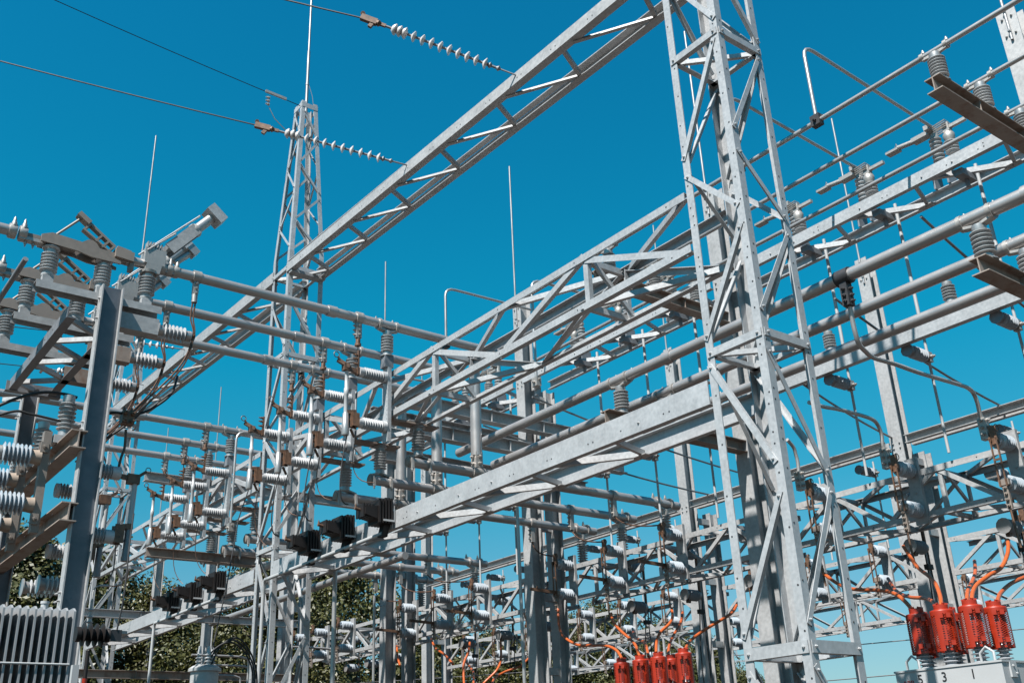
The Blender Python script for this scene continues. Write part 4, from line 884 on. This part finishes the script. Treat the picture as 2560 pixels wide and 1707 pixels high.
solo("jumper_cable", MB().tube(bez([(3.5, 13.75, 6.33), (3.68, 13.54, 6.36), (3.9, 13.54, 6.38), (4.12, 13.54, 6.46), (4.42, 13.54, 6.75), (4.62, 13.9, 7.2)], 8), .018, 8), WIRE, "dark jumper cable rising to the right from the dark column", "cable", JG)
solo("jumper_cable", MB().tube(bez([(3.45, 14.2, 5.9), (3.85, 14.3, 6.25), (4.2, 14.3, 6.6), (4.45, 14.5, 7.0)], 8), .016, 8), WIRE, "lower dark jumper cable crossing the other on the right of the dark column", "cable", JG)
C = thing("cable_clamp", "rusty bolted clamp where the dark jumpers cross right of the dark column", "clamp", (3.87, 13.5, 6.3)); mb = MB(); mb.box((3.79, 13.47, 6.22), (3.95, 13.61, 6.40))
for q in (-.05, .05):
    for z in (6.25, 6.36): mb.bolt((3.87+q, 13.47, z), -Y, .03, .05); mb.bolt((3.87+q, 13.54, z+.04), Z, .025, .04)
part("clamp_body", mb, COPPER, C)

# ------------------------------------------------------------------ near left gear: rusty beam with blue insulators
RB2 = thing("steel_beam", "near rusty beam at the left edge carrying blue-white insulators", "beam", (3.1, 13.5, 4.85)); mb = MB()
mb.ibeam((3.2, 13.2, 4.87), (3.2, 18.5, 4.87), Z, X, .24, .2, .016); 
for k in range(6): mb.dot((3.1, 13.6+k*.7, 4.9), -X, .013)
part("i_section", mb, [RUSTB, HOLE], RB2)
RB3 = thing("steel_beam", "upper near rusty beam meeting the dark column at the left", "beam", (3.1, 13.5, 5.85)); mb = MB(); mb.ibeam((3.2, 13.2, 5.82), (3.2, 18.5, 5.82), Z, X, .24, .2, .016); part("i_section", mb, RUSTB, RB3)
def pair_sw():
    S_ = thing("outlet_switch", "", "switch", (3.0, 0, 5.3)); x = 2.98
    mb = MB(); mb.box((x-.05, -.06, 4.72), (x+.05, .06, 6.08)); mb.box((x-.07, .06, 5.8), (x+.07, .08, 5.95)); mb.box((x-.08, -.09, 5.78), (x+.02, -.06, 5.92)); mb.bolt((x-.03, -.09, 5.85), -Y, .03, .03); mb.box((x-.08, -.09, 4.82), (x+.02, -.06, 4.96)); mb.bolt((x-.03, -.09, 4.89), -Y, .03, .03); part("mounting_bar", mb, BRONZE, S_)
    for z in (5.72, 5.08):
        part("insulator", MB().lathe((x-.17, 0, z), -X, sheds(.09, .15, 7, 0, .36), 16), BLUEP, S_); part("mount_cap", MB().lathe((x-.05, 0, z), -X, [(.105, 0), (.09, .12)], 14), TANC, S_)
        part("end_cap", MB().lathe((x-.53, 0, z), -X, [(.1, 0), (.1, .1), (.07, .14), (.03, .16)], 12), CAST, S_)
    mb = MB(); mb.box((x-.75, -.05, 5.02), (x-.69, .05, 5.85)); mb.box((x-.76, -.06, 5.74), (x-.66, .06, 5.82)); mb.box((x-.78, -.07, 4.98), (x-.64, .07, 5.12)); mb.bolt((x-.72, -.05, 5.78), -Y, .03, .03); mb.bolt((x-.72, -.06, 5.05), -Y, .03, .03); part("blade", mb, RUSTB, S_)
    mb = MB(); mb.box((x-.7, -.03, 5.75), (x-.66, .03, 6.25))
    for z in (5.9, 6.0, 6.1, 6.2): mb.bolt((x-.68, -.03, z), -Y, .025, .04)
    part("terminal", mb, COPPER, S_); return Proto(S_)
ps = pair_sw()
for i, (a, lb) in enumerate([(13.95, "nearest the dark column"), (15.2, "middle one by the left edge"), (16.4, "third, cut by the left edge"), (17.6, "last, mostly beyond the left edge")]):
    ps.put((3.0, a, 5.3), label="rusty switch with two blue-white horizontal insulators, "+lb, group="blue-white outlet switches")
vi = post_proto("post_insulator", "", .6, .118, 7, GREYP)
for i, (x, a, lb) in enumerate([(3.2, 14.0, "tall grey insulator just left of the dark column"), (3.2, 15.3, "dark-capped upright insulator between the two dark columns"), (3.2, 16.6, "shorter grey upright insulator before the second dark column")]):
    vi.put((x, a, 6.05), label=lb, group="upright insulators by the dark columns")
    mb = MB(); mb.hexa(V((x-.15, a-.12, 5.94)), X*.3, Y*.24, Z*.11); solo("insulator_pedestal", mb, GALV2, "grey pedestal under the "+lb, "bracket", "pedestals by the dark columns")
# lower rear insulators behind the dark column
for i, (a, z, lb) in enumerate([(14.3, 4.15, "ribbed insulator low beside the dark column"), (15.2, 4.25, "grey ribbed insulator below the blue-white ones")]):
    hi.put((3.2, a, z), rot=(0, math.pi/2, 0), label=lb, group="ribbed insulators below the rusty beam")
# large fuse pair right of the column
bigf = [(13.54, "large fuse switch just right of the dark column"), (14.76, "second large fuse switch peeking from behind the dark column")]
for a, lb in bigf:
    S_ = thing("fuse_switch", lb, "switch", (3.6, a, 5), "large fuse switches"); x = 3.36
    for z in (5.53, 4.68):
        part("insulator", MB().lathe((x, a, z), X, [(.1, 0), (.1, .05)]+sheds(.065, .108, 8, .04, .38)+[(.09, .385), (.09, .5)], 14), WHITEP, S_)
    mb = MB(); mb.bar((x+.5, a, 5.5), (x+.66, a, 5.48), .06, .05); mb.box((x+.6, a-.05, 5.41), (x+.76, a+.05, 5.54)); mb.bar((x+.74, a, 5.52), (x+.84, a, 5.6), .04, .03); mb.tube([(x+.87+.035*math.cos(t*.7), a, 5.63+.035*math.sin(t*.7)) for t in range(9)], .006, 5, close=True); part("upper_contact", mb, COPPER, S_)
    part("fuse_tube", MB().cyl((x+.70, a, 4.78), (x+.71, a, 5.42), .036, 12), PAINT, S_)
    part("exhaust_tube", MB().lathe((x+.69, a, 4.38), Z, [(.052, 0), (.055, .03), (.048, .1), (.04, .42)], 12), DULL, S_)
    mb = MB(); mb.box((x+.5, a-.08, 4.6), (x+.62, a-.06, 4.84)); mb.box((x+.5, a+.06, 4.6), (x+.62, a+.08, 4.84)); mb.box((x+.5, a-.06, 4.6), (x+.53, a+.06, 4.82)); mb.bar((x+.6, a, 4.82), (x+.73, a, 4.84), .07, .1); part("hinge", mb, COPPER, S_)
    solo("copper_jumper", MB().tube(bez([(x+.51, a, 6.15), (x+.52, a, 5.9), (x+.49, a, 5.75), (x+.47, a, 5.58)], 8), .018, 8), BROWNW, "bent copper lead rising from the "+lb, "conductor")
    solo("lead_wire", MB().tube(bez([(x+.55, a, 4.6), (x+.56, a, 4.4), (x+.52, a-.1, 4.2), (x+.42, a-.2, 4.05)], 6), .008, 6), BROWNW, "lead wire below the "+lb, "wire")

# ------------------------------------------------------------------ transformer radiator, arrester, tank, black bushing
TR = thing("power_transformer", "pale grey transformer radiator with tall fins at the lower left corner", "transformer", (1.3, 9, 0)); ty0 = 8.7
fx = [2.25-.0583*k for k in range(13)]
for k, x in enumerate(fx):
    mb = MB(); pr = [(0, .7), (0, 2.96), (.05, 2.99), (.5, 2.99), (.5, .7)]; n = len(pr); kk = len(mb.v)
    for xx in (x, x+.016):
        for py, pz in pr: mb.v.append(V((xx, ty0+py, pz)))
    mb.face(tuple(range(kk, kk+n))); mb.face(tuple(range(kk+2*n-1, kk+n-1, -1)))
    for i in range(n): j = (i+1) % n; mb.face((kk+j, kk+i, kk+n+i, kk+n+j))
    part("radiator_fin", mb, FINP, TR)
part("tie_bar", MB().cyl((1.5, ty0-.009, 2.55), (2.26, ty0-.009, 2.55), .008, 8), PAINT, TR)
part("header_pipe", MB().cyl((.8, ty0+.4, 2.93), (2.2, ty0+.4, 2.97), .05, 12), PAINT, TR)
mb = MB(); mb.box((.2, ty0+.6, .3), (1.95, ty0+2.2, 2.95)); mb.box((.15, ty0+.55, 2.95), (2.0, ty0+2.25, 3.0)); TKK = part("tank", mb, PAINT, TR)
mb = MB(); mb.cyl((2.12, ty0+.42, 2.95), (2.12, ty0+.42, 3.08), .03, 12); mb.cyl((2.12, ty0+.42, 3.07), (2.12, ty0+.42, 3.09), .036, 12); part("valve_cap", mb, PAINT, TKK)
for i, (x, y) in enumerate([(1.55, ty0+1.0), (1.75, ty0+1.5)]):
    part("small_bushing", MB().lathe((x, y, 3.0), Z, [(.05, 0), (.05, .03)]+sheds(.03, .055, 4, .03, .25)+[(.02, .32)], 10), GREYP, TKK)
part("pressure_pipe", MB().cyl((.7, ty0+.9, 3.02), (1.85, ty0+1.1, 3.12), .014, 8), PAINT, TR)
AR = thing("surge_arrester", "slender white surge arrester with spaced sheds, right of the dark column", "arrester", (3.2, 11.4, 2.9)); ax, ay = 4.1, 15.0
part("body", MB().lathe((ax, ay, 3.70), Z, [(.03, 0), (.03, .05), (.022, .055), (.022, .09), (.05, .105), (.022, .125), (.022, .16), (.05, .175), (.022, .195), (.022, .25), (.05, .27), (.02, .29), (.018, .42)], 12), PAINT, AR)
part("lead", MB().tube(bez([(ax, ay, 4.1), (ax+.0, ay, 4.22), (ax+.03, ay, 4.29), (ax+.10, ay, 4.32)], 6), .009, 8), PAINT, AR)
part("connector", MB().cyl((ax+.09, ay, 4.315), (ax+.2, ay, 4.32), .018, 10), PAINT, AR)
part("mounting_shelf", MB().box((ax-.08, ay-.1, 3.66), (ax+.5, ay+.1, 3.70)), GALV2, AR)
solo("copper_lead", MB().tube(bez([(ax+.19, ay, 4.32), (ax+.33, ay, 4.33), (ax+.43, ay, 4.4), (ax+.46, ay, 4.55)], 8), .008, 6), mat("bare_copper", (.5, .2, .1), .4, .5), "bright copper lead running from the white arrester", "wire")
BK = thing("black_bushing", "stubby black horizontal bushing between the dark column and the twin beam", "bushing", (3.0, 10.6, 2.55)); kx, ky, kz = 2.70, 10.3, 3.0
part("sheds", MB().lathe((kx, ky, kz), X, [(.07, 0), (.07, .04)]+sheds(.055, .108, 4, .04, .27, .5)+[(.065, .28), (.065, .31)], 18), BLACKR, BK)
mb = MB(); mb.box((kx+.32, ky-.03, kz-.055), (kx+.42, ky-.018, kz+.055)); mb.box((kx+.3, ky-.018, kz-.02), (kx+.37, ky+.02, kz+.02)); part("terminal_plate", mb, HOLE, BK)
solo("black_lead", MB().tube(bez([(kx+.37, ky-.03, kz+.05), (kx+.41, ky, kz+.4), (kx+.47, ky+.2, kz+.9), (kx+.6, ky+.6, kz+1.35)], 8), .008, 6), WIRE, "black lead rising from the black bushing's plate", "wire")
RD = thing("control_post", "grey post with a red banded hose below the black bushing", "post", (2.6, 10.2, 1)); part("post", MB().box((2.70, 10.25, 0), (2.76, 10.31, 2.72)), PAINT, RD)
part("hose", MB().lathe((2.82, 10.25, 1.2), Z, [(.02, 0), (.02, 1.65)], 8), BLACKR, RD); part("red_band", MB().cyl((2.82, 10.25, 1.9), (2.82, 10.25, 2.6), .023, 10), RED, RD)
# recloser tank, bottom left of centre
RC = thing("recloser", "round pale grey recloser tank with black cables looping over it", "recloser", (5.8, 15, 0)); rx_, ry_ = 5.8, 15.0
part("tank", MB().lathe((rx_, ry_, 1.2), Z, [(.2, 0), (.2, 1.98), (.235, 1.99), (.235, 2.03), (.18, 2.07), (.05, 2.1)], 24), GALV2, RC)
for i, (dx, dy) in enumerate([(-.12, -.06), (.0, -.1), (.11, .03)]): part("bushing", MB().lathe((rx_+dx, ry_+dy, 3.24), Z, [(.035, 0)]+sheds(.03, .055, 4, .01, .2)+[(.018, .3)], 12), GREYP, RC)
part("gauge_box", MB().box((rx_-.36, ry_-.2, 2.7), (rx_-.24, ry_-.08, 3.0)), GALV2, RC)
part("cabinet", MB().box((rx_+.3, ry_-.2, .8), (rx_+.62, ry_+.15, 2.98)), PAINT, RC)
for i in range(3):
    solo("black_cable", MB().tube(bez([(rx_-.08+.06*i, ry_-.1, 3.25), (rx_+.08+.05*i, ry_-.12, 3.5+.03*i), (rx_+.32+.05*i, ry_-.15, 3.6+.03*i), (rx_+.58+.04*i, ry_-.15, 3.4), (rx_+.7+.03*i, ry_-.15, 2.95), (rx_+.7+.03*i, ry_-.15, 1.6)], 8), .013, 8), WIRE, f"{ORD[i]} black cable looping over the recloser tank", "cable", "black cables over the recloser")
solo("black_lead", MB().tube([(5.85, 14.9, 3.5), (6.2, 15.4, 4.5), (6.65, 16.2, 5.8), (7.2, 17.15, 6.62)], .01, 6), WIRE, "long thin black wire dropping to the recloser from the fuse switches", "wire")

for b, a, z, r, lb in [(9.0, 17.15, 5.3, .04, "tall grey conduit standing right of the masted tower's feet"), (11.0, 14.1, 6.05, .03, "slim tall pipe standing left of the double steel column"), (11.2, 24.6, 5.2, .03, "slim pipe rising before the trees left of the masted tower"), (10.2, 26.4, 5.0, .03, "slim pipe farther left before the trees"), (12.0, 20.9, 5.6, .03, "slim pipe seen through the masted tower's feet")]:
    G = thing("conduit", lb, "conduit", (b, a, 0)); part("pipe", MB().cyl((b, a, 0), (b, a, z), r, 12), ALU, G)
    mb = MB(); mb.cyl((b, a, z*.6), (b, a, z*.6+.09), r*1.25, 12); part("coupling", mb, PAINT, G)
for i, (b, a, z, l_) in enumerate([(9.5, 24.9, 4.4, 1.3), (9.9, 26.2, 4.3, 1.2), (8.9, 23.9, 4.5, 1.4), (10.6, 22.6, 4.6, 1.3)]):
    G = thing("bent_conduit", f"{ORD[i]} thin bent tube with a curved end, low left of the masted tower", "conduit", (b, a, z), "thin bent tubes low at the left")
    part("pipe", MB().tube(bez([(b, a, z), (b+l_*.7, a, z), (b+l_*.93, a, z-.03), (b+l_, a, z-.15), (b+l_, a, z-.8)], 6), .026, 8), ALU, G)
    mb = MB(); mb.box((b+l_-.045, a-.045, z-1.0), (b+l_+.045, a+.045, z-.74))
    for q in (.8, .92): mb.bolt((b+l_-.045, a, z-q), -X, .02, .03); mb.bolt((b+l_, a-.045, z-q), -Y, .02, .03)
    part("clamp", mb, BRONZE, G)
# ------------------------------------------------------------------ strain insulator strings and overhead wires
def strain(p0, p1, label, wire_to=None, n=9):
    p0, p1 = V(p0), V(p1); S_ = thing("strain_insulator_string", label, "insulator string", p0, "strain insulator strings"); L_ = (p1-p0).length; d = (p1-p0).normalized()
    mb = MB(); mb.cyl(p0, p0+d*.3, .014, 6); mb.cyl(p0+d*.3, p1, .02, 8); mb.lathe(p0+d*.26, d, [(.02, 0), (.045, .03), (.02, .07)], 8); mb.lathe(p0+d*.4, d, [(.02, 0), (.05, .03), (.02, .08)], 8); part("core_rod", mb, DULL, S_)
    pitch = (L_-1.05)/(n+.6)
    for k in range(n):
        part("disc", MB().lathe(p0+d*(.5+pitch*k), d, [(.03, -.02), (.04, -.005), (.086, .0), (.088, .010), (.06, .03), (.03, .05)], 18), GLASSD, S_)
    for k in range(3):
        part("disc", MB().lathe(p0+d*(.5+pitch*n+.085*k), d, [(.03, -.03), (.05, -.01), (.09, .0), (.092, .012), (.07, .04), (.05, .06)], 18), GLASSD, S_)
    mb = MB(); c = p1-d*.3; mb.bar(c, c+d*.1, .05, .04); mb.bar(p1-d*.15, p1+d*.12, .1, .07); mb.bar(p1-d*.1, p1-d*.02-Z*.14, .06, .05); mb.lathe(p1-d*.22, d, [(.03, 0), (.055, .04), (.03, .09)], 8); mb.bar(p1+d*.05, p1+d*.1+Z*.1, .05, .05, X); part("dead_end_clamp", mb, COPPER, S_)
    if wire_to is not None:
        w0 = p1; w1 = V(wire_to); pts = [lerp(w0, w1, t)-Z*(4*.25*t*(1-t)) for t in [k/16 for k in range(17)]]
        solo("overhead_wire", MB().tube(pts, .013, 6), WIRE, "dark wire leading to the "+label, "wire", "dark overhead wires")
strain((8.025, 13.04, 11.62), (5.77, 14.2, 12.23), "white disc insulator string over the masted tower", (-9.5, 21.8, 16.6))
strain((8.025, 9.86, 11.52), (6.12, 11.1, 12.55), "white disc insulator string at the top of the girder", (-6, 19, 17.5))
strain((8.02, 26.9, 12.0), (5.4, 27.3, 12.1), "small disc string behind the dark column, upper", (-6, 29, 12.6))
strain((8.02, 23.8, 11.95), (5.4, 24.1, 11.9), "small disc string behind the copper jumpers", (-6, 26, 12.3))
SW_ = thing("shield_wire", "thin shield wire running to the top of the masted tower", "wire", (8.2, 18, 16)); part("strand", MB().tube([lerp((8.2, 18.0, 16.0), (-9, 18.6, 18.4), t)-Z*(1.2*t*(1-t)) for t in [k/16 for k in range(17)]], .009, 5), WIRE, SW_)
mb = MB(); mb.bar((7.85, 18.0, 16.04), (7.35, 18.02, 16.07), .06, .04); 
for k in range(3): mb.bolt((7.45, 18, 15.9-.09*k), -X, .03, .05)
mb.tube([(7.45, 18, 15.65), (7.6, 18, 15.4), (7.95, 18, 15.15)], .01, 5); part("dead_end_clamp", mb, CAST, SW_)
# fine guy wires with little ball clamps among the bus tubes
for i, (p, q) in enumerate([((13.2, 10.2, 8.3), (18.36, 10.9, 7.61)), ((13.2, 8.4, 8.45), (18.36, 8.6, 7.61)), ((11.4, 14.0, 8.2), (18.36, 14.3, 7.61)), ((11.4, 15.6, 8.1), (18.36, 15.9, 7.61)), ((12.8, 6.5, 8.9), (18.3, 6.6, 7.61))]):
    G = thing("thin_conductor", ["thin conductor with a bead clamp, left of the near tower", "thin conductor passing behind the near tower", "thin conductor low between the bus tubes", "lowest thin conductor with bead clamps, centre", "thin conductor behind the right bus tubes"][i], "conductor", p); part("strand", MB().tube([lerp(p, q, t)-Z*(.12*4*t*(1-t)) for t in [k/8 for k in range(9)]], .022, 6), WIREL, G)
    mb = MB(); c = lerp(p, q, .3)-Z*.1
    for k in range(4): mb.lathe(c+V((.07*k, 0, 0)), X, [(.02, 0), (.045, .015), (.045, .035), (.02, .05)], 8)
    part("bead_clamp", mb, CAST, G)

# ------------------------------------------------------------------ distribution tie wires, distant line
for i, (a, z, y1, z1) in enumerate([(-2, 3.9, 60, 5.2), (-2, 3.4, 60, 4.7), (-2, 3.0, 60, 4.2), (-2, 4.6, 60, 6.6)]):
    solo("overhead_wire", MB().tube([lerp((30.0+i*.3, a, z), (10.0+i*.3, y1, z1), t)-Z*(.8*4*t*(1-t)) for t in [k/20 for k in range(21)]], .013, 4), WIREL, f"{ORD[i]} fine wire from the top crossing before the trees", "wire", "fine wires before the trees")
def far_tower(x, y, H, W, label):
    T = thing("transmission_tower", label, "pylon", (x, y, 0)); mb = MB()
    for sx in (-1, 1):
        for sy in (-1, 1): mb.bar((x+sx*W/2, y+sy*W/2, 0), (x+sx*W*.12, y+sy*W*.12, H), .12, .12)
    for k in range(8):
        z0, z1 = H*k/8, H*(k+1)/8; w0 = W*(.5-.38*k/8); w1 = W*(.5-.38*(k+1)/8)
        for s1, s2 in ((-1, 1), (1, -1)): mb.bar((x+s1*w0, y-w0, z0), (x+s2*w1, y-w1, z1), .08, .08); mb.bar((x-w0, y+s1*w0, z0), (x-w1, y+s2*w1, z1), .08, .08)
    part("mast_frame", mb, FAR, T)
    for z in (H*.72, H*.86): 
        mb = MB(); mb.bar((x-2.6*math.sin(.7), y+2.6*math.cos(.7), z), (x+2.6*math.sin(.7), y-2.6*math.cos(.7), z), .16, .14); part("cross_arm", mb, FAR, T)
far_tower(70, 61, 11.6, 3.4, "distant transmission tower seen between the near tower's legs")

# ------------------------------------------------------------------ trees
def crown_mesh(seed, R0, H, n_cl, n_lf, lf):
    rnd = random.Random(seed); vs, fs_ = [], []
    for c in range(n_cl):
        t = rnd.random(); zc_ = H*(.22+.76*t); rr = R0*math.sin(math.pi*min(.96, .18+.82*t))**.75
        a = rnd.random()*6.283; q = rr*math.sqrt(rnd.random())*.95
        cc = V((q*math.cos(a), q*math.sin(a), zc_)); cr = R0*rnd.uniform(.16, .30)
        for l in range(n_lf):
            d = V((rnd.gauss(0, 1), rnd.gauss(0, 1), rnd.gauss(0, .8))).normalized()*cr*rnd.random()**.4
            p = cc+d; nrm = (d.normalized()+V((rnd.gauss(0, .6), rnd.gauss(0, .6), rnd.gauss(0, .6)+.5))).normalized()
            x = nrm.orthogonal().normalized(); x = (Matrix.Rotation(rnd.random()*6.28, 3, nrm) @ x); y = nrm.cross(x); s_ = lf*rnd.uniform(.6, 1.3)
            k = len(vs); vs += [p-x*s_, p-y*s_*.55, p+x*s_, p+y*s_*.55]; fs_.append((k, k+1, k+2, k+3))
    me = bpy.data.meshes.new("crown"); me.from_pydata([tuple(v) for v in vs], [], fs_); me.materials.append(LEAF); return me
def tree_proto(seed, R0, H):
    T = thing("leafy_tree", "", "tree", (0, 0, 0)); o = bpy.data.objects.new("crown", crown_mesh(seed, R0, H, 150, 290, .085)); COL.objects.link(o); o.parent = T
    rnd = random.Random(seed); mb = MB(); mb.lathe((0, 0, 0), Z, [(.42, 0), (.3, .6), (.24, H*.3), (.14, H*.6), (.05, H*.85)], 10)
    TK = part("trunk", mb, BARK, T)
    for k in range(7):
        a = k*.9+rnd.random(); z = H*(.22+.07*k); l = R0*rnd.uniform(.5, .85); p = V((0, 0, z)); q = V((l*math.cos(a), l*math.sin(a), z+H*.18)); mid = (p+q)/2+Z*.2
        part("limb", MB().tube([p, mid, q], .06, 6), BARK, TK)
    return Proto(T)
tp = [tree_proto(11, 4.2, 10), tree_proto(23, 3.6, 9), tree_proto(37, 4.8, 10.5)]
TREES = [(83, 40, 11.5, 4, "leafy tree behind the second dark column at the left edge"), (78.6, 42, 12.0, 4, "leafy tree seen above the transformer fins"), (75, 45, 11.8, 4, "leafy tree behind the broad dark column"), (71.5, 44, 10.3, 4, "leafy tree behind the left trio of black boxes"), (68.5, 46, 9.2, 4, "dark leafy tree below the left twin beam"),
         (66.0, 42, 11.0, 4, "leafy tree behind the masted tower's feet"), (62.6, 46, 12.8, 4, "rounded tree with a clear edge right of the masted tower"), (59.4, 50, 7.6, 4, "low tree under the slim far beam, centre left"), (56.3, 52, 9.8, 4, "leafy tree behind the centre knife switches"), (53.3, 50, 9.2, 4, "leafy tree behind the double steel column"),
         (50.3, 52, 9.8, 4, "leafy tree left of the centre red covers"), (47.4, 50, 9.9, 4, "leafy tree straight behind the centre red covers"), (44.6, 52, 9.3, 4, "leafy tree right of the centre red covers"), (42.2, 54, 8.2, 4, "leafy tree beside the far double column"), (40.3, 60, 7.0, 4, "last small tree before the open sky")]
for i, (azd, dist, h, _, lb) in enumerate(TREES):
    Pm = tp[i % 3]; H0 = (10, 9, 10.5)[i % 3]
    Pm.put((dist*math.cos(R(azd)), dist*math.sin(R(azd)), 0), rot=(0, 0, i*1.7), scale=h*.89/H0, label=lb, group="trees beyond the yard")
